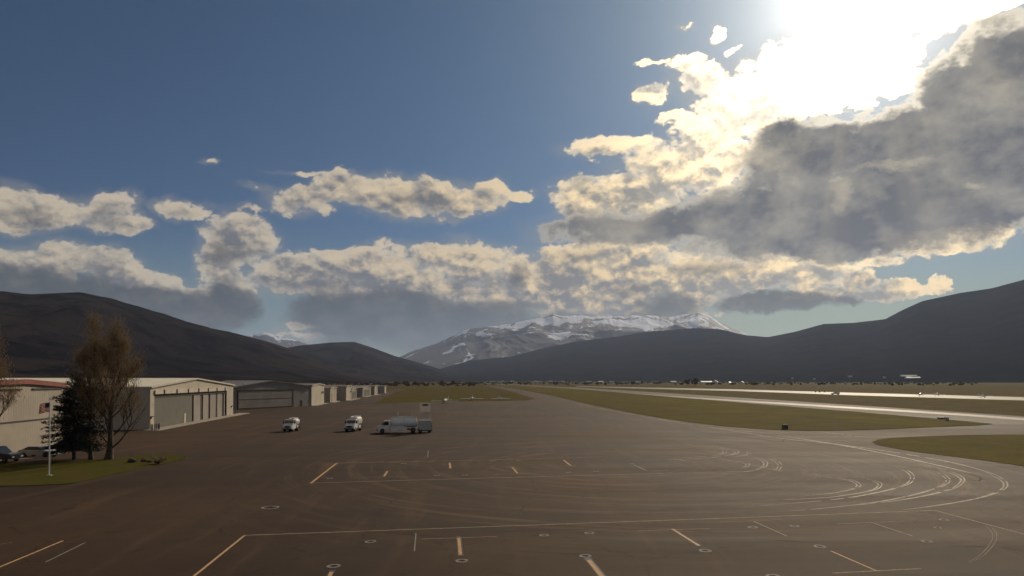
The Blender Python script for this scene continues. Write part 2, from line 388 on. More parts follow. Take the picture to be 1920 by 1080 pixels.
def hill_mat(name, ca, cb, cc, s1, s2, cov=(0.45, 0.6)):
    m = bpy.data.materials.new(name); m.use_nodes = True; t = m.node_tree; b = NB(t); p = t.nodes['Principled BSDF']
    p.inputs['Roughness'].default_value = 0.95; p.inputs['IOR'].default_value = 1.0
    tc = t.nodes.new('ShaderNodeTexCoord').outputs['Object']
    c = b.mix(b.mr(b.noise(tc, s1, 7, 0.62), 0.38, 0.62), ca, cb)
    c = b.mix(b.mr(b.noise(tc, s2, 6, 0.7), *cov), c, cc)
    b.put(p.inputs['Base Color'], c)
    bn = t.nodes.new('ShaderNodeBump'); bn.inputs['Strength'].default_value = 0.8; bn.inputs['Distance'].default_value = 12
    t.links.new(b.noise(tc, 0.012, 8, 0.65), bn.inputs['Height']); t.links.new(bn.outputs[0], p.inputs['Normal'])
    return m
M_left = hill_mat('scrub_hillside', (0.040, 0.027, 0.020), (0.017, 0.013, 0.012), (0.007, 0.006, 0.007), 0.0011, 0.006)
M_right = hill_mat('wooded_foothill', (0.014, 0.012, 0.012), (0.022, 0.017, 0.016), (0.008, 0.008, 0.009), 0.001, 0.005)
def snow_mat(name, lo, hi):
    m = bpy.data.materials.new(name); m.use_nodes = True; t = m.node_tree; b = NB(t); p = t.nodes['Principled BSDF']
    p.inputs['Roughness'].default_value = 0.8; p.inputs['Specular IOR Level'].default_value = 0.2
    ge = t.nodes.new('ShaderNodeNewGeometry'); tc = t.nodes.new('ShaderNodeTexCoord').outputs['Object']
    x, y, z = b.sep(tc)
    n = b.noise(b.v('MULTIPLY', tc, (1, 0.5, 0.35)), 0.0022, 7, 0.58, 0.8)
    n2 = b.noise(b.v('MULTIPLY', tc, (1, 1, 3.0)), 0.0012, 6, 0.6)
    nx, ny, nz = b.sep(ge.outputs['Normal'])
    f = b.m('ADD', b.mr(z, lo, hi, -0.75, 0.30, smooth=False), b.m('MULTIPLY', b.m('SUBTRACT', n, 0.5), 4.6))
    f = b.m('ADD', f, b.m('MULTIPLY', b.m('SUBTRACT', n2, 0.5), 0.5))
    f = b.m('ADD', f, b.m('MULTIPLY', b.m('SUBTRACT', nz, 0.80), 0.9))
    f = b.mr(f, -0.08, 0.12)
    b.put(p.inputs['Base Color'], b.mix(f, (0.045, 0.042, 0.044), (0.68, 0.74, 0.84)))
    bn = t.nodes.new('ShaderNodeBump'); bn.inputs['Strength'].default_value = 1.0; bn.inputs['Distance'].default_value = 14
    t.links.new(b.noise(tc, 0.005, 8, 0.65), bn.inputs['Height']); t.links.new(bn.outputs[0], p.inputs['Normal'])
    return m
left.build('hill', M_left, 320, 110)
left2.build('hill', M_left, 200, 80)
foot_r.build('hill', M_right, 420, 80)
snow_r.build('mountain', snow_mat('snowy_rock', 550, 1600), 560, 160)
far_r.build('mountain', snow_mat('far_snowy_rock', 900, 1700), 140, 60)
RANGES = [left, left2, foot_r]
def hit(px, py, rmax=9000):
    """first point of ground or hillside along a line of sight"""
    d = ray(px, py); hx = math.hypot(d.x, d.y); a = math.degrees(math.atan2(d.x, d.y)); r = 50.0
    while r < rmax:
        z = CAMH + d.z / hx * r
        g = 0.0
        for q in RANGES:
            if q.a0 < a < q.a1: g = max(g, q.h(a, r))
        if z <= g: return Vector((r * d.x / hx, r * d.y / hx, g))
        r *= 1.004
    return None

# ------------------------------------------------------------------ ground materials
def ground_mat(name='field_grass_and_soil', ca=(0.120, 0.088, 0.014), cb=(0.125, 0.080, 0.034), cc=(0.066, 0.060, 0.014), bs=0.0065):
    m = bpy.data.materials.new(name); m.use_nodes = True; t = m.node_tree; b = NB(t); p = t.nodes['Principled BSDF']
    p.inputs['Roughness'].default_value = 0.95; p.inputs['Specular IOR Level'].default_value = 0.02
    tc = t.nodes.new('ShaderNodeTexCoord').outputs['Object']
    big = b.noise(b.v('MULTIPLY', tc, (1, 0.35, 1)), bs, 5, 0.62)
    med = b.noise(tc, 0.09, 6, 0.65); fine = b.noise(tc, 2.0, 5, 0.7)
    c = b.mix(b.mr(big, 0.40, 0.60), ca, cb)
    c = b.mix(b.mr(med, 0.35, 0.70), c, cc)
    c = b.mix(b.m('MULTIPLY', b.mr(fine, 0.4, 0.7), 0.5), c, (0.05, 0.045, 0.018))
    b.put(p.inputs['Base Color'], c)
    bn = t.nodes.new('ShaderNodeBump'); bn.inputs['Strength'].default_value = 0.6; bn.inputs['Distance'].default_value = 0.1
    t.links.new(fine, bn.inputs['Height']); t.links.new(bn.outputs[0], p.inputs['Normal'])
    return m
M_ground = ground_mat()
def asphalt_mat(name, c1, c2, c3, rough, streak=1.0):
    m = bpy.data.materials.new(name); m.use_nodes = True; t = m.node_tree; b = NB(t); p = t.nodes['Principled BSDF']
    tc = t.nodes.new('ShaderNodeTexCoord').outputs['Object']
    big = b.noise(tc, 0.022, 6, 0.6)
    str1 = b.noise(b.v('MULTIPLY', tc, (1.0, 0.10, 1)), 0.30, 6, 0.62, 0.4)
    str2 = b.noise(b.v('MULTIPLY', tc, (0.09, 1.0, 1)), 0.20, 6, 0.62, 0.6)
    px_, py_, pz_ = b.sep(tc); rx = b.m('SUBTRACT', px_, 13.0); ry = b.m('SUBTRACT', py_, 84.0)
    rad = b.m('SQRT', b.m('ADD', b.m('MULTIPLY', rx, rx), b.m('MULTIPLY', ry, ry)))
    arcs = b.noise(b.xyz(b.m('MULTIPLY', rad, 1.0), b.m('MULTIPLY', b.m('ARCTAN2', ry, rx), 2.2), 0.0), 0.62, 6, 0.66)
    arcs = b.m('MULTIPLY', b.mr(arcs, 0.48, 0.70), b.m('MULTIPLY', b.mr(rad, 52.0, 34.0), b.mr(rad, 4.0, 14.0)))
    med = b.noise(tc, 0.8, 6, 0.7); fine = b.noise(tc, 26.0, 3, 0.7)
    c = b.mix(b.mr(big, 0.36, 0.64), c1, c2)
    c = b.mix(b.m('MULTIPLY', b.mr(str1, 0.50, 0.72), 0.45 * streak), c, c3)
    c = b.mix(b.m('MULTIPLY', b.mr(str2, 0.52, 0.72), 0.22 * streak), c, tuple(x * 0.62 for x in c1))
    c = b.mix(b.m('MULTIPLY', b.mr(med, 0.45, 0.75), 0.28), c, tuple(x * 0.7 for x in c1))
    c = b.mix(b.m('MULTIPLY', b.mr(fine, 0.45, 0.75), 0.35), c, tuple(x * 1.8 for x in c2))
    c = b.mix(b.m('MULTIPLY', arcs, 0.55 * streak), c, tuple(x * 1.35 for x in c3))
    pat = b.vor(b.v('ADD', b.v('MULTIPLY', tc, (0.9, 0.22, 1)), b.v('SCALE', b.noise(tc, 0.15, 3, .5, color=True), scale=2.2)), 0.09, feature='F1', out='Color')
    c = b.mix(b.m('MULTIPLY', b.mr(b.sep(pat)[0], 0.6, 1.0), 0.22), c, tuple(x * 0.6 for x in c1))
    # fine cracks
    cr = b.vor(b.v('ADD', tc, b.v('SCALE', b.noise(tc, 0.5, 4, 0.6, color=True), scale=1.6)), 0.11, feature='DISTANCE_TO_EDGE')
    crk = b.m('MULTIPLY', b.mr(cr, 0.010, 0.002), b.mr(med, 0.42, 0.6))
    c = b.mix(b.m('MULTIPLY', crk, 0.75), c, tuple(x * 0.45 for x in c1))
    b.put(p.inputs['Base Color'], c)
    rg = b.mr(b.m('ADD', b.m('MULTIPLY', str2, 0.5), b.m('MULTIPLY', big, 0.5)), 0.35, 0.65, rough - 0.04, rough + 0.05)
    b.put(p.inputs['Roughness'], rg)
    p.inputs['Specular IOR Level'].default_value = 0.14; p.inputs['Specular Tint'].default_value = (1.0, 0.88, 0.74, 1)
    bn = t.nodes.new('ShaderNodeBump'); bn.inputs['Strength'].default_value = 0.35; bn.inputs['Distance'].default_value = 0.012
    t.links.new(fine, bn.inputs['Height']); t.links.new(bn.outputs[0], p.inputs['Normal'])
    return m
M_apron = asphalt_mat('apron_asphalt', (0.033, 0.020, 0.014), (0.070, 0.039, 0.018), (0.105, 0.062, 0.031), 0.82, 1.25)
M_taxi = asphalt_mat('taxiway_asphalt', (0.075, 0.060, 0.045), (0.095, 0.075, 0.057), (0.115, 0.09, 0.07), 0.80, 0.6)
M_run = asphalt_mat('runway_surface', (0.145, 0.12, 0.088), (0.18, 0.15, 0.11), (0.215, 0.175, 0.13), 0.62, 0.5)
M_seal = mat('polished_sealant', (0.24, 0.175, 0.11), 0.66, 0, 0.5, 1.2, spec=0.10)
M_tar = mat('crack_tar', (0.020, 0.015, 0.012), 0.85, spec=0.05)
M_conc = mat('pale_concrete', (0.36, 0.31, 0.25), 0.85, 0, 0.25, 0.6, bump=0.2)
M_lawn = mat('lawn_grass', (0.066, 0.068, 0.012), 0.95, 0, 0, 0.35, bump=0.7, bscale=3.0, col2=(0.090, 0.068, 0.022), spec=0.02)
M_infield = ground_mat('infield_grass', (0.155, 0.122, 0.014), (0.130, 0.092, 0.028), (0.092, 0.082, 0.016), 0.03)

def sheet(name, pts, z, m, parent=None, kind='structure', thick=0.0):
    pts = [Vector((p[0], p[1], z)) for p in pts]
    tris = geometry.tessellate_polygon([pts])
    mb = MB(); mb.add(pts, tris)
    if thick:
        n = len(pts); low = [Vector((p.x, p.y, z - thick)) for p in pts]
        mb.add(pts + low, [(i, (i + 1) % n, n + (i + 1) % n, n + i) for i in range(n)])
    me = mb.mesh(name)
    o = obj(name, me, m, parent)
    import bmesh
    bm = bmesh.new(); bm.from_mesh(me)
    for f in bm.faces:
        if abs(f.normal.z) > .5 and f.normal.z < 0: f.normal_flip()
    bm.to_mesh(me); bm.free()
    if kind: o['kind'] = kind
    return o
def ragged(pts, step=1.5, amp=0.22):
    out = []
    for a, b_ in zip(pts, pts[1:] + pts[:1]):
        L = (b_ - a).length; n = max(1, min(60, int(L / step)))
        for k in range(n):
            p = a.lerp(b_, k / n); q = Vector((noise.noise(p * .9), noise.noise(p * .9 + Vector((7, 3, 1))), 0)) + .5 * Vector((noise.noise(p * 3.1), noise.noise(p * 3.1 + Vector((2, 8, 1))), 0))
            out.append(p + q * amp * 1.6)
    return out
def smoothline(pts, n=6):
    out = []
    P_ = [Vector(p) for p in pts]
    for i in range(len(P_) - 1):
        a = P_[max(0, i - 1)]; b_ = P_[i]; c = P_[i + 1]; d = P_[min(len(P_) - 1, i + 2)]
        for k in range(n):
            t = k / n
            out.append(0.5 * ((2 * b_) + (c - a) * t + (2 * a - 5 * b_ + 4 * c - d) * t * t + (3 * b_ - a - 3 * c + d) * t ** 3))
    return out + [P_[-1]]
def gp(l): return [G(x, y) for x, y in l]

gr = MB(); S = 45000
gr.add([(-S, -3000, 0), (S, -3000, 0), (S, S, 0), (-S, S, 0)], [(0, 1, 2, 3)])
tag(obj('ground', gr, M_ground, fixn=False), kind='structure')

# the apron: everything paved around the camera
edge = smoothline(gp([(925, 722.5), (1000, 735), (1100, 757), (1200, 777), (1300, 793), (1400, 803), (1480, 807.5), (1560, 808), (1640, 806), (1740, 802), (1835, 798)]), 4)
left_edge = gp([(905, 722.5), (940, 729), (1003, 747), (985, 751.5), (850, 753), (760, 755), (700, 757), (735, 738), (760, 730), (745, 729), (690, 741), (640, 752), (600, 759)])
apron_pts = edge + [G(1862, 795.5), Vector((700, 60, 0)), Vector((700, -120, 0)), Vector((-260, -120, 0)), Vector((-260, 95, 0)), Vector((-120, 150, 0)), Vector((-110, 260, 0)), Vector((-86, 330, 0))] + list(reversed([p for p in left_edge]))
apron = sheet('apron', apron_pts, 0.020, M_apron)
M_island = M_infield
isl = smoothline(gp([(1637, 829), (1655, 823.5), (1700, 820), (1800, 816.5), (1930, 815), (2100, 814)]), 4) + gp([(2400, 813), (2400, 960), (2100, 905), (1920, 875)]) + smoothline(gp([(1860, 866), (1800, 858), (1720, 848), (1660, 838), (1640, 832), (1637, 829)]), 3)[:-1]
sheet('grass_island', ragged(isl), 0.060, M_infield, thick=0.035)
sheet('grass_infield', ragged(smoothline(gp([(925, 722.2), (1000, 734.5), (1100, 756.5), (1200, 776.5), (1300, 792.5), (1400, 802.5), (1480, 807), (1560, 807.5), (1640, 805.5), (1740, 801.5), (1835, 797.5)]), 4) + gp([(1860, 795), (1800, 789), (1600, 772), (1400, 756), (1280, 746), (1100, 731), (960, 722)]), 2.0, .3), 0.058, M_infield, thick=0.035)

def strip(name, a, b, wid_a, wid_b, z, m, ext=(0, 0), parent=None, kind='structure'):
    """straight strip of pavement between two ground points a, b (centre line), widths in metres"""
    d = (b - a).normalized(); n = Vector((-d.y, d.x, 0)); a = a - d * ext[0]; b = b + d * ext[1]
    return sheet(name, [a + n * wid_a / 2, b + n * wid_b / 2, b - n * wid_b / 2, a - n * wid_a / 2], z, m, parent, kind)
def band(name, near, far, z, m, parent=None, kind='structure'):
    """pavement band from two pixel polylines lying on its near and far edge"""
    return sheet(name, gp(near) + list(reversed(gp(far))), z, m, parent, kind)
taxi = band('taxiway', [(905, 719.5), (1100, 732), (1400, 756.3), (1862, 795.5), (1925, 800.5), (2300, 830)], [(905, 717.6), (1100, 727.5), (1400, 746.5), (1862, 776.8), (1925, 781), (2300, 806)], 0.016, M_taxi)
band('centre_stripe', [(985, 725.1), (1200, 740.7), (1400, 754.0), (1600, 766.5), (1800, 779.2), (1925, 788.6), (2300, 816)], [(985, 724.2), (1200, 738.6), (1400, 751.3), (1600, 763.2), (1800, 775.6), (1925, 784.3), (2300, 809)], 0.030, M_run, taxi, None)
runw = band('runway', [(1080, 724.8), (1150, 727.2), (1380, 733.2), (1600, 741.2), (1925, 751.0), (2400, 767)], [(1080, 723.8), (1150, 725.4), (1380, 730), (1600, 736.4), (1925, 744.8), (2400, 758)], 0.020, M_run)

# ------------------------------------------------------------------ paint and tyre marks on the apron
M_yel = mat('worn_yellow_paint', (0.62, 0.39, 0.20), 0.8, 0, 0.35, 6, spec=.1)
M_pale = mat('faded_pale_paint', (0.36, 0.27, 0.18), 0.8, 0, 0.4, 5, spec=.1)
M_white = mat('worn_white_paint', (0.30, 0.28, 0.25), 0.8, 0, 0.4, 5, spec=.1)
M_blk = mat('black_marking_paint', (0.018, 0.015, 0.014), 0.55)
def line(p, q, w, m, name='painted_line', z=0.026, wear=False):
    a, b_ = (G(*p), G(*q)) if not isinstance(p, Vector) else (p, q)
    d = (b_ - a).normalized(); n = Vector((-d.y, d.x, 0)) * w / 2
    L = (b_ - a).length; k = max(1, int(L / 3)); mb = MB()
    for i in range(k + 1):
        c = a + (b_ - a) * i / k; j = 1 + 0.10 * noise.noise(c * 0.7)
        mb.v += [tuple(c + n * j + Vector((0, 0, z))), tuple(c - n * j + Vector((0, 0, z)))]
    mb.f = [(2 * i, 2 * i + 1, 2 * i + 3, 2 * i + 2) for i in range(k)]
    return obj(name, mb, m, apron, fixn=False)
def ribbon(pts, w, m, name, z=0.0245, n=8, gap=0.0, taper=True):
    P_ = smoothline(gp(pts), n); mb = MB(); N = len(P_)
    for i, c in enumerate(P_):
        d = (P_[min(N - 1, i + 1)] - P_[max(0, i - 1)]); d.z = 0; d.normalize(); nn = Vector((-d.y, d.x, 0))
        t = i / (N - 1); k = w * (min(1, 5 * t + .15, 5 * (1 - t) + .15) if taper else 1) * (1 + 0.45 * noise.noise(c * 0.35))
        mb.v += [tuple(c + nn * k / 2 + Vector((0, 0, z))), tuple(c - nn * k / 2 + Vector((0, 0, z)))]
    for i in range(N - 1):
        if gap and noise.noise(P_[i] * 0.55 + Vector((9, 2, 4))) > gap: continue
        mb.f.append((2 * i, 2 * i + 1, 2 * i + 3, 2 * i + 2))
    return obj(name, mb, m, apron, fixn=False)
# near parking box
line((458, 1005), (355, 1088), .15, M_yel)
line((458, 1004.5), (1420, 970), .16, M_pale); line((1420, 970), (1752, 957.5), .16, M_pale); line((1752, 957.5), (1935, 1006), .16, M_pale)
line((-20, 1072), (118, 1014.5), .15, M_yel)
line((85, 1055), (160, 1018), .10, M_white); line((120, 1018), (215, 1015.5), .06, M_blk)
line((-10, 1023), (22, 1018), .06, M_white)
line((790, 1011.5), (931, 1006.5), .09, M_pale); line((780, 1000), (777, 1034), .07, M_white)
line((860, 1006), (864, 1043), .34, M_blk, 'painted_line', .024); line((860.3, 1009), (863.3, 1041), .20, M_yel, 'painted_line', .029)
line((1193, 996.3), (1330, 991.5), .09, M_pale); line((1260, 992), (1311, 1024), .22, M_blk, 'painted_line', .024); line((1262, 993.5), (1308, 1022), .15, M_yel, 'painted_line', .029)
line((1413, 978), (1476, 1006), .11, M_pale)
line((1570, 983), (1697, 977.5), .09, M_pale); line((1634, 980.5), (1712, 1006), .12, M_pale, z=.029)
line((1560, 1075.5), (1727, 1067), .12, M_pale); line((1558, 1034), (1645, 1072), .13, M_yel, z=.029)
line((1101, 1047), (1140, 1094), .38, M_blk, 'painted_line', .024); line((1104, 1051), (1138, 1094), .22, M_yel, 'painted_line', .029)
line((624, 1069), (610, 1094), .34, M_blk, 'painted_line', .024); line((622, 1073), (611, 1094), .20, M_yel, 'painted_line', .029)
line((1350, 979.5), (1465, 975), .06, M_pale)
# middle parking box
line((583, 906.3), (631, 869), .22, M_yel)
line((583, 906.3), (900, 897), .17, M_pale); line((900, 897), (1400, 884), .15, M_pale)
line((631, 869), (900, 863), .14, M_pale); line((900, 863), (1130, 857), .12, M_pale)
line((1335, 857), (1467, 884), .16, M_pale, z=.031)
line((677, 895.2), (764, 894), .08, M_pale); line((720, 893.6), (726.5, 884), .22, M_yel, z=.029)
line((843, 868), (844.5, 878.5), .24, M_yel)
line((925, 889.6), (1010, 887.7), .08, M_pale); line((961, 877), (970.5, 888), .20, M_yel, z=.029)
line((1057, 863), (1069.5, 873), .20, M_yel); line((1188, 872), (1211, 882), .15, M_pale)
line((1165, 883.6), (1252, 881.6), .07, M_pale); line((1264, 860), (1288, 865.5), .14, M_pale)
line((803, 845), (802, 858), .10, M_white); line((590, 868), (760, 864.6), .05, M_pale)
# tie-down rings: painted circle round a recessed anchor
def ring(px, py, w):
    c = G(px, py); d = math.hypot(c.y, CAMH); r = w / 2 * d / F; t = min(0.18, r * 0.42); mb = MB(); n = 24
    for i in range(n):
        a = 2 * math.pi * i / n; j = 1 + 0.05 * math.sin(3 * a + px)
        for q in (r * j, r - t): mb.v.append((q * math.cos(a), q * math.sin(a), 0.027))
    mb.f = [(2 * i, 2 * ((i + 1) % n), 2 * ((i + 1) % n) + 1, 2 * i + 1) for i in range(n)]
    o = obj('tie_down_ring', mb, M_white, apron, fixn=False); o.location = (c.x, c.y, 0)
    an = MB(); an.tube((0, 0, .022), (0, 0, .034), r * 0.3, r * 0.24, 12); obj('anchor_cap', an, M_tar, o)
for a in [(507, 952, 32), (695, 1016, 21), (626, 1062, 25), (866, 1052, 24), (1098, 1043, 23), (1020.5, 1004, 19), (1105.5, 1000, 19), (1322, 1033, 23), (1411.5, 989, 19), (1490, 987, 18), (1537, 1025, 22), (1738, 1015.5, 20), (1770, 975, 18), (1758, 990, 14), (1450, 1081, 26),
          (619, 897, 12), (757, 869, 11), (820, 892, 12), (872, 891, 12), (926, 864.5, 9), (973, 864, 9), (960, 876, 8), (1066, 886, 10), (1118, 884, 11), (1074, 874, 9), (1185, 870, 9)]: ring(*a)
# polished tyre arcs
T = 'tyre_mark'
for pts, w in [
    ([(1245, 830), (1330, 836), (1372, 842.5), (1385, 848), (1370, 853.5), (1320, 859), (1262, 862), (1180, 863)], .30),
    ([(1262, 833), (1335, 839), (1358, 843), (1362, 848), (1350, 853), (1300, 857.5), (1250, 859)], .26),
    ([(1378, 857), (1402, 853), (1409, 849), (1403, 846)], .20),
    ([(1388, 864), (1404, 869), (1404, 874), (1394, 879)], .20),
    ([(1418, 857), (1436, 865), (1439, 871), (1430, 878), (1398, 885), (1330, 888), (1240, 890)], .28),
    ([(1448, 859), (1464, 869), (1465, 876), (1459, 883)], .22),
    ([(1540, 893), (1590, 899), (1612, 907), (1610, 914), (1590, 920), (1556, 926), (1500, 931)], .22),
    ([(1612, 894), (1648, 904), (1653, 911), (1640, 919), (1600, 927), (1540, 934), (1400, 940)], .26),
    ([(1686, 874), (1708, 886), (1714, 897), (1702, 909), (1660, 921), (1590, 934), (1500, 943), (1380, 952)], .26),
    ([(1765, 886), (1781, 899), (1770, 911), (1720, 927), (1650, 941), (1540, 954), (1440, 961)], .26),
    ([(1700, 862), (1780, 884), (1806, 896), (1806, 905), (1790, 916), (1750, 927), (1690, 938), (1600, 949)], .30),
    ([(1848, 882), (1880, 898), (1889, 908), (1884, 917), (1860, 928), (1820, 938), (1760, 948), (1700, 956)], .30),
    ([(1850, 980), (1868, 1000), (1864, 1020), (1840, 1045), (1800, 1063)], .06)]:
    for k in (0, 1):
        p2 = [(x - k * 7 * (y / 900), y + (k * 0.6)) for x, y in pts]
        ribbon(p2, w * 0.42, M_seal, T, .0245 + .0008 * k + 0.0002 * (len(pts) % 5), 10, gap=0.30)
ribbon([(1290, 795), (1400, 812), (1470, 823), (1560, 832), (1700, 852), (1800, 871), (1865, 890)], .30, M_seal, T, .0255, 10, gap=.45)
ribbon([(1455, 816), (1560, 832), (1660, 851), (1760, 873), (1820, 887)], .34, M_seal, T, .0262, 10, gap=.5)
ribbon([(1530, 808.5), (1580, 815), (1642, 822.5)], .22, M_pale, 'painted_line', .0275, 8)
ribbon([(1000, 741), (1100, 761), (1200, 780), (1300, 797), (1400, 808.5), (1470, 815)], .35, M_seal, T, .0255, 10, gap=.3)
line((1822, 899.5), (1847, 902), .12, M_pale)
ribbon([(1250, 800), (1350, 815), (1420, 823), (1462, 829), (1470, 824)], .22, M_tar, 'crack_repair', .0268, 8)
ribbon([(1690, 873), (1760, 882), (1812, 889), (1838, 896), (1834, 902), (1822, 899)], .16, M_tar, 'crack_repair', .0268, 8)
ribbon([(1410, 812), (1470, 824), (1540, 834), (1600, 842)], .14, M_tar, 'crack_repair', .0268, 8)
for k in range(22):
    y = random.uniform(835, 1060); x = random.uniform(520, 1850); ln = random.uniform(60, 260)
    s_ = random.uniform(-.05, .12)
    ribbon([(x, y), (x + ln * .5, y + ln * .5 * s_ + random.uniform(-3, 3)), (x + ln, y + ln * s_)], random.uniform(.04, .09), M_tar, 'crack_repair', .0242 + k * 1e-5, 6, gap=.1)

# lawn, kerb path and the pale edge of the side road
lawn = smoothline(gp([(-160, 915), (0, 912.5), (70, 911), (135, 907), (200, 893), (260, 880), (310, 870), (342, 862), (346, 857), (325, 853.5), (290, 853)]), 5) + smoothline(gp([(230, 858), (180, 863), (100, 867), (0, 872), (-160, 880)]), 3)
sheet('lawn', ragged(lawn, .8, .16), 0.085, M_lawn, thick=0.07)
sheet('footpath', gp([(-160, 869), (0, 862.5), (95, 856.5), (97, 858.8), (0, 865.5), (-160, 873)]), 0.115, M_conc, thick=0.10)
ORD = ['first', 'second', 'third', 'fourth', 'fifth', 'sixth', 'seventh', 'eighth', 'ninth', 'tenth', 'eleventh', 'twelfth', 'thirteenth', 'fourteenth', 'fifteenth', 'sixteenth', 'seventeenth', 'eighteenth', 'nineteenth', 'twentieth', 'rightmost']

# ------------------------------------------------------------------ materials for buildings and vehicles
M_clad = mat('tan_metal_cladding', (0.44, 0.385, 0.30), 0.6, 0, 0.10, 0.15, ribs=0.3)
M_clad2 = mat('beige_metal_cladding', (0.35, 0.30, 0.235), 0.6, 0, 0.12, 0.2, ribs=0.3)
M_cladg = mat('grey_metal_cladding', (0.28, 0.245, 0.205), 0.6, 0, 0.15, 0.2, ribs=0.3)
M_cladb = mat('brown_metal_cladding', (0.17, 0.125, 0.095), 0.6, 0, 0.15, 0.2, ribs=0.3)
M_red = mat('red_metal_roof', (0.26, 0.065, 0.045), 0.5, 0, 0.2, 0.3, ribs=0.3)
M_roofw = mat('pale_metal_roof', (0.88, 0.80, 0.60), 0.5, 0, 0.08, 0.3, ribs=0.3)
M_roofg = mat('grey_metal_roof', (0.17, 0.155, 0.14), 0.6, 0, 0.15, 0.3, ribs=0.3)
M_door = mat('grey_green_door_metal', (0.118, 0.110, 0.086), 0.55, 0, 0.10, 0.4, ribs=0.25)
M_trim = mat('dark_trim', (0.035, 0.028, 0.024), 0.6)
M_trimw = mat('pale_trim', (0.52, 0.46, 0.36), 0.6, 0, .1, 1)
M_wht = mat('white_vehicle_paint', (0.80, 0.77, 0.72), 0.25, 0, 0.06, 2, spec=.6, coat=.6)
M_grayp = mat('grey_vehicle_paint', (0.50, 0.48, 0.45), 0.35, 0, 0.08, 2, coat=.3)
M_glass = mat('dark_window_glass', (0.012, 0.014, 0.017), 0.08, 0, spec=.8)
M_tyre = mat('tyre_rubber', (0.018, 0.017, 0.016), 0.85)
M_rim = mat('dull_steel_rim', (0.28, 0.28, 0.28), 0.45, 0.6)
M_steel = mat('galvanised_steel', (0.42, 0.42, 0.41), 0.45, 0.5, .1, 3)
M_chass = mat('dark_chassis', (0.03, 0.028, 0.027), 0.7)
M_lamp = mat('headlamp_glass', (0.6, 0.6, 0.56), 0.15)
M_amber = mat('amber_lens', (0.5, 0.14, 0.02), 0.3)
M_bodyk = mat('black_vehicle_paint', (0.022, 0.022, 0.025), 0.3, coat=.4)
M_bodys = mat('silver_vehicle_paint', (0.36, 0.37, 0.38), 0.3, 0.4, coat=.4)

# ------------------------------------------------------------------ hangars
class Hangar:
    """front wall from ground point A to B (seen left to right); building extends behind it"""
    def __init__(s, name, label, A, B_, depth, wall_h, ridge_h, mw, mr_, cat='hangar', group=None, apex=0.5, open_=None, mtrim=None, base=0.02, trim_h=0.0):
        s.A, s.B = A, B_; d = B_ - A; s.W = d.length; s.wh, s.rh, s.depth = wall_h, ridge_h, depth
        s.o = thing(name, label, cat, (A.x, A.y, base), math.atan2(d.y, d.x), group)
        ap = s.W * apex; t = 0.2; hi = lambda u: wall_h + (ridge_h - wall_h) * (u / ap if u <= ap else (s.W - u) / (s.W - ap))
        mtrim = mtrim or M_trimw
        w = MB()
        if open_:
            u0, u1, zt = open_
            w.prism([(0, 0, 0), (u0, 0, 0), (u0, 0, zt), (0, 0, zt)], (0, t, 0)); w.prism([(u1, 0, 0), (s.W, 0, 0), (s.W, 0, zt), (u1, 0, zt)], (0, t, 0))
            pts = [(0, 0, zt), (s.W, 0, zt), (s.W, 0, wall_h), (ap, 0, ridge_h), (0, 0, wall_h)]
            w.prism(pts, (0, t, 0))
        else: w.prism([(0, 0, 0), (s.W, 0, 0), (s.W, 0, wall_h), (ap, 0, ridge_h), (0, 0, wall_h)], (0, t, 0))
        obj('front_wall', w, mw, s.o)
        for x0, x1 in ((0, t), (s.W - t, s.W)):
            q = MB(); q.box(x0, x1, t + .003, depth, 0, wall_h - .02); obj('side_wall', q, mw, s.o)
        q = MB(); q.prism([(t, depth - t, 0), (s.W - t, depth - t, 0), (s.W - t, depth - t, wall_h - .03), (ap, depth - t, ridge_h - .03), (t, depth - t, wall_h - .03)], (0, t, 0)); obj('rear_wall', q, mw, s.o)
        oh = 0.35; k = (ridge_h - wall_h) / ap; k2 = (ridge_h - wall_h) / (s.W - ap)
        r = MB(); r.prism([(-oh, -oh, wall_h - k * oh + .03), (ap, -oh, ridge_h + .03), (ap, -oh, ridge_h + .20), (-oh, -oh, wall_h - k * oh + .20)], (0, depth + 2 * oh, 0)); rf = obj('roof_slope', r, mr_, s.o)
        r = MB(); r.prism([(ap, -oh, ridge_h + .03), (s.W + oh, -oh, wall_h - k2 * oh + .03), (s.W + oh, -oh, wall_h - k2 * oh + .20), (ap, -oh, ridge_h + .20)], (0, depth + 2 * oh, 0)); rf2 = obj('roof_slope', r, mr_, s.o)
        f = MB(); f.prism([(-oh, -oh - .06, wall_h - k * oh - .15), (ap, -oh - .06, ridge_h - .13), (ap, -oh - .06, ridge_h + .23 + trim_h), (-oh, -oh - .06, wall_h - k * oh + .23 + trim_h)], (0, .055, 0))
        f.prism([(ap, -oh - .06, ridge_h - .13), (s.W + oh, -oh - .06, wall_h - k2 * oh - .15), (s.W + oh, -oh - .06, wall_h - k2 * oh + .23 + trim_h), (ap, -oh - .06, ridge_h + .23 + trim_h)], (0, .055, 0))
        obj('roof_trim', f, mtrim, s.o)
    def u(s, px):
        d = ray(px, 700); e = s.B - s.A   # where the vertical plane through the sight line meets the front wall
        den = e.x * d.y - e.y * d.x
        return (-s.A.x * d.y + s.A.y * d.x) / den * s.W
    def z(s, px, py):
        u = s.u(px) / s.W; p = s.A + (s.B - s.A) * u; d = ray(px, py)
        return CAMH + d.z / math.hypot(d.x, d.y) * math.hypot(p.x, p.y)
    def part(s, name, u0, u1, y0, y1, z0, z1, m, parent=None, bevel=0):
        q = MB(); q.box(u0, u1, y0, y1, z0, z1); return obj(name, q, m, parent or s.o, bevel=bevel)

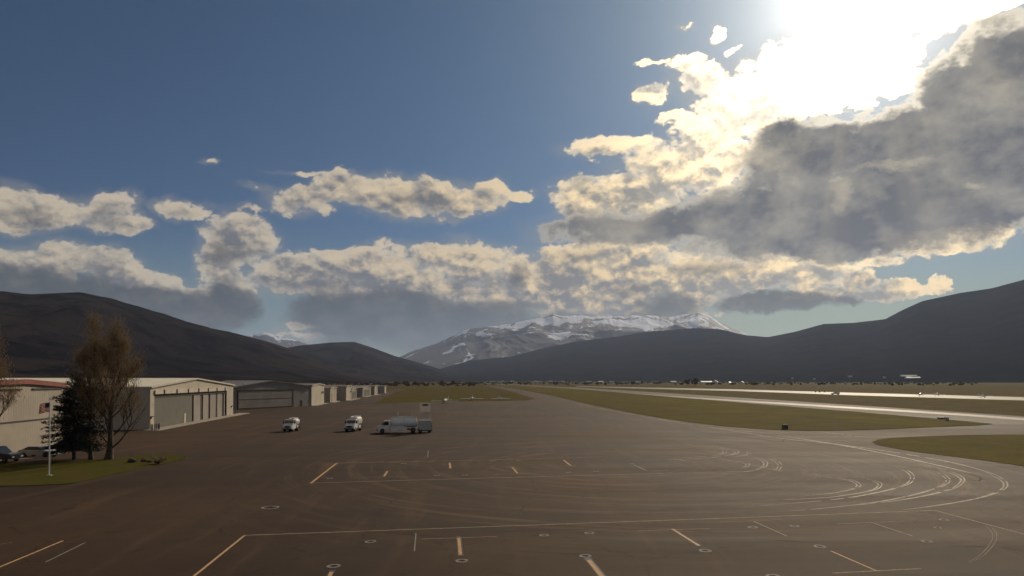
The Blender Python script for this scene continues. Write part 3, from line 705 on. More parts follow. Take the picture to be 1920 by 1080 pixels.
# white-roofed hangar with the big panelled door
A1, B1 = G(281, 806), G(437, 777.5)
def wallh(A, px, py):
    d = ray(px, py); return CAMH + d.z / math.hypot(d.x, d.y) * math.hypot(A.x, A.y)
wh = (wallh(A1, 281, 727) + wallh(B1, 437, 722)) / 2
def u_of(A, B_, px):
    d = ray(px, 700); e = B_ - A; return (-A.x * d.y + A.y * d.x) / (e.x * d.y - e.y * d.x) * e.length
W1 = (B1 - A1).length; uap = u_of(A1, B1, 368); pap = A1 + (B1 - A1) * (uap / W1); rh = wallh(pap, 368, 710.5)
u0, u1 = u_of(A1, B1, 290), u_of(A1, B1, 425.5); pd = A1 + (B1 - A1) * (u0 / W1); zt = wallh(pd, 290, 739)
H1 = Hangar('large_hangar', 'tan metal hangar with bright pale roof and wide grey sliding door', A1, B1, 48, wh, rh, M_clad, M_roofw, apex=uap / W1, open_=(u0, u1, zt))
H1.part('door_header', u0 - .2, u1 + .2, -.30, -.003, zt - .05, zt + .75, M_trimw)
for i in range(7):
    uu = u0 + (u1 - u0) * (i + .6) / 7; H1.part('door_bracket', uu - .12, uu + .12, -.48, -.303, zt - .02, zt + .85, M_trim)
H1.part('door_top_shade_strip', u0 - .1, u1 + .1, .21, .32, zt - .75, zt + .1, M_trim)  # dark strip standing in for the shade at the head of the door
dr = [u_of(A1, B1, x) for x in (290.5, 363, 367, 379, 384.5, 394, 398, 408, 411.5, 420, 423, 425.4)]
H1.part('door_panel', dr[0], dr[1], .34, .46, .05, zt - .2, M_door)
for i in range(2, 10, 2): H1.part('door_panel', dr[i], dr[i + 1], .36 + .03 * (i // 2), .46 + .03 * (i // 2), .05, zt - .2, M_cladg)
H1.part('door_panel', dr[10], dr[11], .40, .50, .05, zt - .2, M_cladg)
for i in (1, 3, 5, 7, 9): H1.part('door_post', dr[i] + .02, dr[i + 1] - .02, .62, .90, .02, zt - .2, M_trim)
H1.part('walk_door', u_of(A1, B1, 349), u_of(A1, B1, 352), .30, .335, .06, 2.3, M_trimw)
H1.part('door_apron_slab', -3, W1 + 8, -2.8, .19, -.02, .10, M_conc)
for i, px in enumerate((283.5, 286, 290, 293, 296.5, 298.5)):
    b_ = MB(); b_.tube((0, 0, 0), (0, 0, random.uniform(1.0, 1.3)), .10, .10, 10); b_.tube((0, 0, 1.0), (0, 0, 1.36), .10, .03, 10)
    p = G(px, 807.5 - i * .3); o = obj('bollard', b_, M_trim); o.location = (p.x, p.y, 0.02)
    tag(o, ORD[i] + ' short dark post from the left at the corner of the pale-roofed hangar', 'post', 'dark posts at the hangar corner')
for (px, lab) in ((284.5, 'left'), (434.5, 'right')):
    uu = u_of(A1, B1, px); q = MB(); q.box(uu - .5, uu + .5, -.5, -.003, 2.55, 2.68); q.box(uu - .5, uu - .4, -.28, -.004, 2.2, 2.55); obj('lamp_hood', q, M_trim, H1.o)
    H1.part('entry_door', uu - .45, uu + .45, -.06, -.003, .1, 2.3, M_trimw)

# red-roofed hangar at the picture's left edge, long wall facing the apron
A0, B0 = G(-230, 926), G(117, 832.5)
e0 = (B1 - A1).normalized(); B0 = G(117, 832.5); A0 = B0 - e0 * 44
wh0 = wallh(B0, 117, 724.5)
W0 = 44.0; H0 = Hangar('red_roofed_hangar', 'beige metal hangar with red roof behind the spruce and flagpole', A0, B0, 40, wh0, wh0 + .55, M_clad2, M_red, apex=u_of(A0, B0, 48) / W0, mtrim=M_red, trim_h=.32)
H0.part('wall_joint', u_of(A0, B0, -60), u_of(A0, B0, 104), -.12, -.003, wh0 * .46, wh0 * .46 + .16, M_trim)
H0.part('eave_gutter', 0, u_of(A0, B0, 40), -.20, -.003, wh0 - .42, wh0 - .22, M_trim); H0.part('eave_gutter', u_of(A0, B0, 60), W0 - .1, -.20, -.003, wh0 - .42, wh0 - .22, M_trim)
q = MB(); q.tube((u_of(A0, B0, 74), 6, wh0), (u_of(A0, B0, 74), 6, wh0 + 2.1), .08, .08, 8); obj('roof_pipe', q, M_steel, H0.o)

# dark hangar seen from its shaded gable end
A3, B3 = G(437, 769), G(583, 761)
W3 = (B3 - A3).length
wh3 = (wallh(A3, 437, 727) + wallh(B3, 583, 722)) / 2
up = u_of(A3, B3, 509); rh3 = wallh(A3 + (B3 - A3) * (up / W3), 509, 714.5)
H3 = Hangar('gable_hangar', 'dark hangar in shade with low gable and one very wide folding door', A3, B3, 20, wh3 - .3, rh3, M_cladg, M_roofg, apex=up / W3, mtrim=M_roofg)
d0, d1 = u_of(A3, B3, 446), u_of(A3, B3, 549)
H3.part('folding_door', d0, d1, -.22, -.003, .15, wh3 * .80, M_cladg, bevel=.03)
for uu in (d0, d1): H3.part('door_jamb', uu - .15, uu + .15, -.30, -.003, .1, wh3 * .84, M_trim)
H3.part('door_head', d0 - .15, d1 + .15, -.34, -.003, wh3 * .81, wh3 * .86, M_trim)
H3.part('door_rail', d0 + .16, d1 - .16, -.26, -.222, wh3 * .42, wh3 * .44, M_trim)
H3.part('door_rail', d0 + .16, d1 - .16, -.26, -.222, .16, .45, M_trim)
H3.part('walk_door', u_of(A3, B3, 563), u_of(A3, B3, 567), -.06, -.003, .1, 2.3, M_trim)
q = MB(); q.tube((0, 0, 0), (0, 0, .9), .06, .06, 8); q.box(-.25, .25, -.25, .25, .9, 1.3); o_ = obj('roof_vent', q, M_lamp, H3.o); o_.location = (u_of(A3, B3, 467), 2, wh3 - .2)

# the row of small hangars beyond
def rowhangar(label, pxa, pya, pxb, pyb, ytop, depth, mw, mr_, door=None, ridge=.6, mside=None):
    A, B_ = G(pxa, pya), G(pxb, pyb); h = (wallh(A, pxa, ytop) + wallh(B_, pxb, ytop)) / 2
    H = Hangar('row_hangar', label, A, B_, depth, h, h + ridge, mw, mr_, group='hangars in the receding row beside the apron')
    W_ = H.W
    if door == 'walk': H.part('walk_door', W_ * .82, W_ * .93, -.05, -.003, .05, h * .55, M_trimw); H.part('door_hood', W_ * .78, W_ * .97, -.4, -.003, h * .58, h * .66, M_trim)
    if door == 'walkl': H.part('walk_door', W_ * .04, W_ * .14, -.05, -.003, .05, h * .5, M_trimw); H.part('door_gap', W_ * .15, W_ * .2, -.06, -.003, .05, h * .6, M_trim)
    if door == 'wide':
        H.part('hangar_door', W_ * .12, W_ * .88, -.12, -.003, .1, h * .8, M_door)
        for k in (1, 2, 3): H.part('door_seam', W_ * (.12 + .19 * k) - .08, W_ * (.12 + .19 * k) + .08, -.16, -.123, .1, h * .8, M_trim)
    H.part('slab', -.4, W_ + .4, -2.2, -.01, -.01, .09, M_conc)
    return H
rowhangar('sunlit tan hangar end wall touching the dark wide-door hangar', 584, 761, 607.5, 756, 722.5, 22, M_clad, M_cladb, 'walk')
rowhangar('second sunlit hangar in the row, with a dark gap by its door', 619, 755, 631, 752, 728, 16, M_clad2, M_cladb, 'walkl')
rowhangar('third sunlit hangar in the row, bright tan corner', 649, 751.3, 658, 749.6, 725, 20, M_clad, M_cladb, 'walk')
rowhangar('fourth hangar in the row, grey-green panelled front', 658.6, 749.4, 668.5, 747.4, 730, 18, M_clad2, M_roofg, 'wide')
rowhangar('fifth hangar in the row, low with pale roof edge', 680, 744.5, 695, 742, 727, 22, M_clad2, M_cladg, 'wide')
rowhangar('sixth hangar in the row, small and brown', 702, 741, 708, 740, 724.5, 24, M_clad2, M_cladb)
rowhangar('last hangar in the row, narrow and bright at its corner', 721, 737.5, 724, 737.1, 724.5, 22, M_clad, M_roofg)
for i, px in enumerate((610, 640, 664, 677, 700)):
    p = G(px, 749 - (px - 610) * .09); q = MB(); q.tube((0, 0, 0), (0, 0, 7.6), .12, .08, 8); q.box(-.1, 1.3, -.3, .3, 7.6, 7.85)
    o = obj('light_pole', q, M_trimw); o.location = (p.x - 2, p.y, 0)
    tag(o, ORD[i] + ' pale light pole from the left above the receding hangar row', 'light pole', 'light poles along the hangar row')

# ------------------------------------------------------------------ vehicles
def wheel(parent, x, y, r, w=.28, name='wheel'):
    mb = MB(); n = 20
    prof = [(-w / 2, r * .62), (-w / 2, r * .93), (-w * .36, r), (w * .36, r), (w / 2, r * .93), (w / 2, r * .62)]
    mb.loft([[Vector((r_ * math.cos(2 * math.pi * i / n), o_, r_ * math.sin(2 * math.pi * i / n))) for i in range(n)] for o_, r_ in prof])
    t = obj(name, mb, M_tyre, parent); t.location = (x, y, r)
    rm = MB(); rm.tube((0, -w * .44, 0), (0, w * .44, 0), r * .60, r * .60, 16); rm.tube((0, -w * .56, 0), (0, w * .56, 0), r * .22, r * .22, 10); obj('rim', rm, M_rim, t)
    return t
def ell_ring(x, ry, rz, cz, n=20, p=2.6):
    out = []
    for i in range(n):
        a = 2 * math.pi * i / n; c, s_ = math.cos(a), math.sin(a)
        out.append(Vector((x, ry * math.copysign(abs(c) ** (2 / p), c), cz + rz * math.copysign(abs(s_) ** (2 / p), s_))))
    return out
def fuel_truck(name, label, loc, rz, L=6.4, cabtype='hood', mt=None, mc=None, wide=2.2, hgt=2.95, group=None):
    """+x is forward"""
    mt = mt or M_wht; mc = mc or M_wht; w = wide / 2; t = thing(name, label, 'fuel truck', loc, rz, group)
    f = L / 2
    ch = MB(); ch.box(-f + .1, f - .5, -w * .42, w * .42, .55, .80); ch.box(-f * .2, f * .1, -w * .8, w * .8, .45, .78); obj('chassis', ch, M_chass, t)
    cb = MB()   # cab profile in x,z extruded across
    x0 = f - 2.35; x1 = f
    prof = [(x0, .62), (x0, 2.25), (x0 + .12, 2.34), (x0 + 1.0, 2.34), (x0 + 1.12, 2.28), (x0 + 1.42, 1.56), (x1 - .28, 1.36), (x1 - .08, 1.22), (x1 - .04, .55), (x1 - .35, .50), (x0 + 1.3, .50)]
    cb.prism([(x, -w * .93, z) for x, z in prof], (0, w * 1.86, 0)); cab = obj('cab', cb, mc, t, bevel=.05)
    q = MB(); q.add([(x0 + 1.15, -w * .80, 2.20), (x0 + 1.15, w * .80, 2.20), (x0 + 1.425, w * .84, 1.60), (x0 + 1.425, -w * .84, 1.60), (x0 + 1.10, -w * .80, 2.17), (x0 + 1.10, w * .80, 2.17), (x0 + 1.38, w * .84, 1.58), (x0 + 1.38, -w * .84, 1.58)], [(0, 1, 2, 3), (4, 7, 6, 5), (0, 4, 5, 1), (1, 5, 6, 2), (2, 6, 7, 3), (3, 7, 4, 0)]); obj('windshield', q, M_glass, cab).location.x = .02
    for sy in (-1, 1):
        q = MB(); q.prism([(x0 + .25, sy * w * .935, 1.55), (x0 + 1.28, sy * w * .935, 1.55), (x0 + 1.03, sy * w * .935, 2.15), (x0 + .25, sy * w * .935, 2.15)], (0, sy * .02, 0)); obj('side_window', q, M_glass, cab)
        q = MB(); q.tube((x1 - .06, sy * w * .72, .95), (x1 + .02, sy * w * .72, .95), .13, .12, 12); obj('headlight', q, M_lamp, t)
        q = MB(); q.box(x0 + 1.25, x0 + 1.42, sy * w * 1.06, sy * w * 1.22, 1.6, 2.05); q.tube((x0 + 1.3, sy * w * .93, 1.7), (x0 + 1.33, sy * w * 1.1, 1.75), .02, .02, 6); obj('mirror', q, M_chass, t)
        q = MB(); n = 10
        pts = [(x1 - .95 + .62 * math.cos(math.pi * k / n), sy * w * .80, .50 + .60 * math.sin(math.pi * k / n)) for k in range(n + 1)]
        q.prism(pts, (0, sy * w * .18, 0)); obj('fender', q, mc, t)
    q = MB(); q.box(x1 - .05, x1 + .12, -w * .95, w * .95, .42, .70); obj('bumper', q, M_chass, t, bevel=.03)
    q = MB(); q.box(x1 - .045, x1 + .01, -w * .5, w * .5, .80, 1.15); obj('grille', q, M_chass, t)
    q = MB(); q.box(x0 + .35, x0 + .65, -.55, .55, 2.345, 2.46); obj('beacon', q, M_amber, cab)
    xt0, xt1 = -f + .55, x0 - .12; cz = .88 + (hgt - .15 - .88) / 2 + .05; rz_ = (hgt - .25 - .95) / 2
    tk = MB(); tk.loft([ell_ring(xt0, w * .70, rz_ * .72, cz), ell_ring(xt0 + .10, w * .93, rz_ * .96, cz), ell_ring(xt0 + .16, w * .96, rz_, cz), ell_ring(xt1 - .16, w * .96, rz_, cz), ell_ring(xt1 - .10, w * .93, rz_ * .96, cz), ell_ring(xt1, w * .70, rz_ * .72, cz)])
    tank = obj('tank', tk, mt, t, smooth=False)
    for k in range(2):
        xx = xt0 + (xt1 - xt0) * (.3 + .4 * k); q = MB(); q.tube((xx, 0, cz + rz_ - .04), (xx, 0, cz + rz_ + .14), .27, .25, 14); obj('hatch', q, mt, tank)
    q = MB()
    for sy in (-1, 1):
        q = MB(); q.box(xt0 + .1, xt1 - .1, sy * w * .55 - .03, sy * w * .55 + .03, cz + rz_ - .12, cz + rz_ + .12); obj('roof_rail', q, mt, tank)
    for k in range(3):
        xx = xt0 + .25 + (xt1 - xt0 - .5) * k / 2; q = MB(); q.loft([ell_ring(xx - .03, w * .975, rz_ * 1.012, cz), ell_ring(xx + .03, w * .975, rz_ * 1.012, cz)]); obj('tank_band', q, M_steel, tank)
    for sy in (-1, 1):
        q = MB(); q.box(xt0 + (xt1 - xt0) * .40, xt0 + (xt1 - xt0) * .78, sy * w * .60, sy * w * .95, .50, 1.08); obj('hose_cabinet', q, mt, t, bevel=.02)
    q = MB(); q.box(-f, -f + .12, -w * .95, w * .95, .5, .72); q.box(-f + .12, -f + .5, -w * .3, w * .3, .6, .7); obj('rear_bumper', q, M_chass, t)
    for sy in (-1, 1):
        wheel(t, x1 - .95, sy * (w - .16), .46)
        wheel(t, -f + 1.35, sy * (w - .16), .46, .30); wheel(t, -f + 1.35, sy * (w - .50), .46, .28)
    if L > 7:
        for sy in (-1, 1):
            q = MB(); q.box(-f + .5, -f + .85, sy * w * .55, sy * w * .94, .55, 1.1); q.box(-f + 2.95, x0 - .1, sy * w * .62, sy * w * .975, .42, 1.25); obj('side_skirt', q, mt, t, bevel=.02)
    if L > 8:
        for sy in (-1, 1): wheel(t, -f + 2.45, sy * (w - .16), .46, .30)
    return t
def facing(loc, view_extra):
    """heading so the truck points back towards the camera, turned by view_extra degrees"""
    return math.atan2(-loc.y, -loc.x) + R(view_extra)
pA = G(547, 808.5); tA = fuel_truck('fuel_truck', 'small white fuel truck nearest the hangars, leftmost of the parked trucks', (pA.x, pA.y, .024), facing(pA, -21), 4.9, wide=1.95, hgt=2.65, group='fuel trucks parked on the apron')
pB = G(664, 808); tB = fuel_truck('fuel_truck', 'small white fuel truck with round tank, between the other truck and the long tanker', (pB.x, pB.y, .024), facing(pB, -19), 5.8, wide=2.0, hgt=2.95, group='fuel trucks parked on the apron')
pC = G(748, 811.5); tC = fuel_truck('fuel_tanker', 'long grey-white fuel tanker seen side on in its own shade', (pC.x, pC.y, .024), math.pi + R(8), 8.0, wide=2.4, hgt=3.05, group='fuel trucks parked on the apron')
for k, dx in enumerate((0.2, -1.3, -2.4)):
    q = MB(); q.tube((dx, .3, 2.9), (dx, .3, 3.0 + (1.0 if k != 1 else .5)), .025, .02, 6); obj('vent_pipe', q, M_steel, tC)
# service cart with a raised lift platform, behind the tanker's tail
pD = G(797, 811); M_screen = mat('milky_screen', (.72, .69, .64), .6); translucent(M_screen, .35, (.75, .68, .58)); D_ = thing('lift_cart', 'grey hydrant service cart with raised white platform frame at the tanker tail', 'service cart', (pD.x, pD.y, .024), math.pi + R(8))
q = MB(); q.box(-1.2, 1.25, -1.05, 1.05, .50, 2.35); obj('equipment_body', q, M_grayp, D_, bevel=.06)
q = MB(); q.box(-1.45, 1.5, -.9, .9, .34, .50); obj('chassis', q, M_chass, D_)
q = MB(); q.box(-1.30, -1.203, -.95, .95, .6, 2.1); obj('rear_panel', q, mat('dull_red_panel', (.20, .07, .05), .6), D_)
q = MB(); q.box(-.9, .2, -1.09, -1.053, .9, 1.8); obj('side_hatch', q, M_cladg, D_)
q = MB()
for sx in (-1.0, 1.0):
    for sy in (-.75, .75): q.box(sx - .05, sx + .05, sy - .05, sy + .05, 2.352, 5.55)
for sy in (-.75, .75):
    for zz in (2.40, 3.85, 5.50): q.box(-.949, .949, sy - .05, sy + .05, zz, zz + .09)
for sx in (-1.0, 1.0):
    for zz in (3.85, 5.50): q.box(sx - .045, sx + .045, -.699, .699, zz, zz + .08)
obj('lift_frame', q, M_wht, D_)
q = MB(); q.box(-.945, .945, -.745, -.70, 3.95, 5.40); obj('platform_screen', q, M_screen, D_)
q = MB(); q.box(-.5, .5, -.3, .3, 5.18, 5.45); q.tube((-.7, 0, 5.1), (.7, 0, 5.1), .05, .05, 8); obj('hoist', q, M_chass, D_)
q = MB(); q.box(-.945, .945, -.69, .57, 3.88, 3.93); obj('platform_floor', q, M_steel, D_)
for sx in (-.8, .9):
    for sy in (-.85, .85): wheel(D_, sx, sy, .36, .24)

def car(name, label, loc, rz, L, Wd, H, prof, roof, mb_, cat='car'):
    """body from a side profile; the glasshouse is a narrower tapered upper"""
    t = thing(name, label, cat, loc, rz); w = Wd / 2
    b_ = MB(); secs = []
    for y, k in ((-w, .0), (-w * .96, 1), (w * .96, 1), (w, .0)):
        secs.append([Vector((x * (0.985 if not k else 1), y, z if k else .45 + (z - .45) * .82)) for x, z in prof])
    b_.loft(secs); body = obj('body', b_, mb_, t, smooth=False)
    g = MB(); xs0, xr0, xr1, xs1, zb, zr = roof
    lo = [(xs0, -w * .90, zb), (xs1, -w * .90, zb), (xs1, w * .90, zb), (xs0, w * .90, zb)]
    hi = [(xr0, -w * .74, zr - .05), (xr1, -w * .74, zr - .05), (xr1, w * .74, zr - .05), (xr0, w * .74, zr - .05)]
    g.loft([[Vector(p) for p in lo], [Vector(p) for p in hi]]); obj('windows', g, M_glass, t)
    r_ = MB(); r_.loft([[Vector((p[0] * 1.0, p[1] * 1.02, zr - .06)) for p in hi], [Vector((p[0], p[1] * .92, zr)) for p in hi]]); obj('roof', r_, mb_, t)
    for sy in (-1, 1):
        for sx in (-L * .31, L * .31): wheel(t, sx, sy * (w - .10), .33, .22)
        q = MB(); q.box(L / 2 - .06, L / 2 + .005, sy * w * .5, sy * w * .85, .62, .78); obj('headlight', q, M_lamp, t)
    return t
pS = G(74, 857.2)
car('sedan', 'silver sedan parked by the beige hangar wall behind the flagpole', (pS.x, pS.y, .024), R(-5), 4.6, 1.8, 1.42,
    [(-2.3, .35), (-2.3, .85), (-2.1, .98), (-1.5, 1.0), (1.0, .98), (1.9, .86), (2.25, .70), (2.3, .35)], (-1.9, -1.1, .35, 1.15, .96, 1.42), M_bodys)
pK = G(-2, 866.5)
car('dark_suv', 'black sport utility vehicle cut off by the left edge of the picture', (pK.x, pK.y, .024), R(-5), 4.9, 1.95, 1.95,
    [(-2.45, .40), (-2.45, 1.05), (-2.4, 1.15), (1.0, 1.15), (2.1, 1.05), (2.4, .9), (2.45, .40)], (-2.4, -2.2, .3, 1.0, 1.12, 1.93), M_bodyk)

# ------------------------------------------------------------------ flagpole and flag
pF = G(92, 893.5); hF = wallh(pF, 92, 745)
fp = thing('flagpole', 'tall slim white flagpole standing at the lawn edge', 'flagpole', (pF.x, pF.y, .06))
q = MB(); q.tube((0, 0, 0), (0, 0, hF - .3), .075, .045, 12); obj('pole', q, M_wht, fp)
q = MB(); q.tube((0, 0, 0), (0, 0, .12), .32, .28, 16); obj('footing', q, M_conc, fp)
q = MB(); n = 10; q.loft([[Vector((.10 * math.cos(a) * math.sin(b_), .10 * math.sin(a) * math.sin(b_), hF - .2 - .10 * math.cos(b_))) for a in [2 * math.pi * i / n for i in range(n)]] for b_ in [math.pi * (k + .15) / 6.3 for k in range(7)]]); obj('finial', q, M_wht, fp)
def flag():
    o = thing('flag', 'small drooping striped flag, red and white with blue corner, on the flagpole', 'flag', (pF.x, pF.y, hF - .55))
    Wf, Hf = 1.25, .98; nx = 14
    red, wht, blu = mat('flag_red', (.42, .035, .04), .8), mat('flag_white', (.72, .68, .62), .8), mat('flag_blue', (.03, .04, .10), .8)
    translucent(red, .5, (.5, .05, .05)); translucent(wht, .5, (.75, .7, .62))
    def pt(u, v):   # u along the fly (towards -x), v down
        sag = .20 * u * u
        return Vector((-.06 - Wf * u * .85, .12 * math.sin(u * 9 + v * 1.3) * u ** .5, -v * Hf - sag))
    for k in range(13):
        v0, v1 = k / 13, (k + 1) / 13; q = MB(); u_0 = .40 if k < 7 else 0
        for i in range(nx + 1):
            u = u_0 + (1 - u_0) * i / nx
            for vv in (v0, v1):
                p = pt(u, vv); q.v += [tuple(p), tuple(p + Vector((0, .006, 0)))]
        for i in range(nx):
            a = 4 * i; q.f += [(a, a + 4, a + 6, a + 2), (a + 1, a + 3, a + 7, a + 5)]
        obj('stripe', q, red if k % 2 == 0 else wht, o, fixn=False)
    q = MB()
    for i in range(7):
        u = .40 * i / 6
        for vv in (0, 7 / 13):
            p = pt(u, vv); q.v += [tuple(p), tuple(p + Vector((0, .006, 0)))]
    for i in range(6):
        a = 4 * i; q.f += [(a, a + 4, a + 6, a + 2), (a + 1, a + 3, a + 7, a + 5)]
    cn = obj('canton', q, blu, o, fixn=False)
    q = MB()
    for r_ in range(5):
        for c_ in range(6):
            p = pt(.40 * (c_ + .5) / 6, (7 / 13) * (r_ + .5) / 5); s_ = .022
            q.add([p + Vector((s_ * (1 if k % 2 else .42) * math.cos(k * math.pi / 5 + .3), -.004, s_ * (1 if k % 2 else .42) * math.sin(k * math.pi / 5 + .3))) for k in range(10)], [tuple(range(10))])
    st = obj('stars', q, wht, cn, fixn=False); st['kind'] = 'stuff'
flag()

# ------------------------------------------------------------------ trees
M_bark = mat('grey_brown_bark', (0.075, 0.055, 0.042), 0.95, 0, .35, 3, bump=.5, bscale=9)
M_twig = mat('budding_twigs', (0.31, 0.235, 0.145), 0.9, 0, 0, 1.5, col2=(0.20, 0.15, 0.10), spec=.02)
translucent(M_twig, .4, (.21, .145, .075))
M_needle = mat('blue_green_needles', (0.022, 0.034, 0.030), 0.8, 0, 0, .8, col2=(0.036, 0.046, 0.034), spec=.25)
def bare_tree(label, base, h, spread, seed, trunk_r, first=.16, ntw=5200, lean=0, group='tall budding trees by the lawn'):
    rnd = random.Random(seed); t = thing('bare_tree', label, 'tree', (base.x, base.y, .05), 0, group)
    tr = MB(); top = Vector((lean, 0, h * .80)); pts = [Vector((lean * (k / 8) ** 1.5 + .10 * math.sin(k * 1.7 + seed), .08 * math.sin(k * 2.3), h * .80 * k / 8)) for k in range(9)]
    rr = [trunk_r * (1 - .88 * (k / 8) ** .8) for k in range(9)]; rr[0] *= 1.35
    for k in range(8): tr.tube(pts[k], pts[k + 1], rr[k], rr[k + 1], 9, cap=False)
    obj('trunk', tr, M_bark, t, smooth=True)
    limbs = MB(); tw = MB(); tips = []
    def grow(p, d, L, r, lev):
        n = 4; q = p.copy(); dd = d.copy()
        for k in range(n):
            dd = (dd + Vector((rnd.gauss(0, .10), rnd.gauss(0, .10), .16))).normalized(); q2 = q + dd * L / n
            limbs.tube(q, q2, r * (1 - .75 * k / n), r * (1 - .75 * (k + 1) / n), 5 if lev < 2 else 3, cap=False)
            if lev < 3 and k >= 1:
                for _ in range(2 if lev else 3):
                    a = rnd.uniform(0, 6.28); side = Vector((math.cos(a), math.sin(a), .5)).normalized()
                    grow(q2, (dd * .9 + side * .75).normalized(), L * rnd.uniform(.38, .55), r * .42, lev + 1)
            elif lev >= 2: tips.append((q2, dd))
            q = q2
    nl = 22
    for i in range(nl):
        u = first + (1 - first) * (i / nl); z = h * .80 * u; k = min(7, int(u * 8)); fr = u * 8 - k
        p = pts[k].lerp(pts[k + 1], fr); a = i * 2.4 + rnd.uniform(-.4, .4); env = 1.15 - .62 * u
        grow(p, Vector((math.cos(a) * (.95 - .45 * u), math.sin(a) * (.95 - .45 * u), .50 + .4 * u)).normalized(), spread * env * rnd.uniform(.75, 1.1), trunk_r * .30 * (1.1 - u * .6), 0 if i % 2 else 1)
    grow(pts[8], Vector((0, 0, 1)), h * .2, trunk_r * .14, 0)
    ob = obj('limbs', limbs, M_bark, t, fixn=False)
    rnd.shuffle(tips)
    for i in range(ntw):
        p, d = tips[i % len(tips)]; q = p + Vector((rnd.gauss(0, .42), rnd.gauss(0, .42), rnd.gauss(-.05, .50)))
        dd = (d + Vector((rnd.gauss(0, .5), rnd.gauss(0, .5), rnd.gauss(.35, .3)))).normalized(); L = rnd.uniform(.20, .55); w = rnd.uniform(.010, .022)
        s_ = dd.cross(Vector((rnd.gauss(0, 1), rnd.gauss(0, 1), rnd.gauss(0, 1)))).normalized() * w
        tw.add([q - s_, q + s_, q + dd * L], [(0, 1, 2)])
        if i % 2 == 0:
            e = q + dd * L * .8; s2 = s_.normalized() * rnd.uniform(.03, .06); u2 = dd * rnd.uniform(.05, .09)
            tw.add([e - s2, e - u2, e + s2, e + u2], [(0, 1, 2, 3)])
    o = obj('twigs', tw, M_twig, t, fixn=False); o['kind'] = 'stuff'
    return t
def spruce(label, base, h, rad, seed, name='spruce_tree', clear=.10, group=None, dens=1.0, full=True):
    rnd = random.Random(seed); t = thing(name, label, 'tree', (base.x, base.y, .05), 0, group)
    tr = MB(); tr.tube((0, 0, 0), (0, 0, h * .98), .24 * h / 12, .03, 9, cap=False); obj('trunk', tr, M_bark, t)
    nb = MB(); bl = MB(); z = h * clear
    while z < h * .985:
        u = (z / h - clear) / (1 - clear); rr = rad * (1 - u) ** .75 * (1.0 if u > .08 else .75) + .12
        for k in range(max(3, int(9 * dens * (1 - u * .55)))):
            a = rnd.uniform(0, 6.28); L = rr * rnd.uniform(.62, 1.12); dr_ = -.22 + .5 * u + rnd.uniform(-.1, .1)
            d = Vector((math.cos(a), math.sin(a), dr_)).normalized(); p0 = Vector((0, 0, z + rnd.uniform(-.15, .15)))
            bl.tube(p0, p0 + d * L, .035, .01, 4, cap=False)
            n = max(4, int(L * 11 * dens))
            for j in range(n):
                s_ = (j + rnd.random()) / n
                if s_ < .12: continue
                c = p0 + d * L * s_ + Vector((rnd.gauss(0, .14), rnd.gauss(0, .14), rnd.gauss(0, .10) - .08 + .16 * s_))
                for _ in range(3):
                    ax = (d * .8 + Vector((rnd.gauss(0, .6), rnd.gauss(0, .6), rnd.gauss(.1, .4)))).normalized(); w = ax.cross(Vector((rnd.gauss(0, 1), rnd.gauss(0, 1), rnd.gauss(0, 1)))).normalized() * rnd.uniform(.05, .10)
                    nb.add([c - w, c + ax * .12 - w * .3, c + ax * rnd.uniform(.25, .45), c + w], [(0, 1, 2, 3)])
        z += .26
    obj('branches', bl, M_bark, t, fixn=False)
    o = obj('needles', nb, M_needle, t, fixn=False); o['kind'] = 'stuff'
    return t
pT = G(138, 862); spruce('dark dense spruce tree standing behind the flagpole', pT, wallh(pT, 138, 700), 4.2, 11, clear=.13, dens=1.0)
pT = G(205, 862.5); bare_tree('largest budding tree, with thick trunk, right of the spruce', pT, wallh(pT, 215, 604) * .85, 5.3, 5, .42, lean=.5, first=.11, ntw=17000)
pT = G(169, 862); bare_tree('slimmer budding tree with thin straight trunk between spruce and largest tree', pT, wallh(pT, 180, 612) * .95, 3.3, 8, .24, first=.20, ntw=11000, lean=-.2)
pT = G(-30, 868); bare_tree('budding tree mostly beyond the left picture edge', pT, wallh(pT, 0, 612) * .86, 4.0, 21, .30, first=.25, ntw=12000)

# rock and clipped shrub pieces at the lawn tip
def rock(px, py, s, label):
    p = G(px, py); q = MB(); n = 9; rings = []
    for k in range(6):
        b_ = math.pi * (k + .2) / 5.4
        rings.append([Vector((s * math.sin(b_) * math.cos(2 * math.pi * i / n), s * .8 * math.sin(b_) * math.sin(2 * math.pi * i / n), -s * .5 * math.cos(b_))) * (1 + .35 * noise.noise(Vector((i * .9, k * 1.1, px)))) for i in range(n)])
    q.loft(rings); o = obj('boulder', q, mat('dark_lava_rock', (.07, .055, .048), .95, 0, .4, 3, bump=.5)); o.location = (p.x, p.y, .085 + s * .32)
    tag(o, label, 'rock', 'boulders at the lawn tip')
for a in [(248, 868, .55, 'low dark boulder, leftmost at the right tip of the lawn'), (270, 867, .38, 'small flat boulder between the leftmost boulder and the shrub'), (281, 868, .30, 'smallest boulder close beside the leafless shrub'), (308, 864, .36, 'pale-edged boulder right of the leafless shrub')]: rock(*a)
pH = G(296, 871); sh = thing('bare_shrub', 'small leafless spreading shrub at the lawn tip', 'shrub', (pH.x, pH.y, .08)); st = MB(); lf = MB(); rnd = random.Random(4)
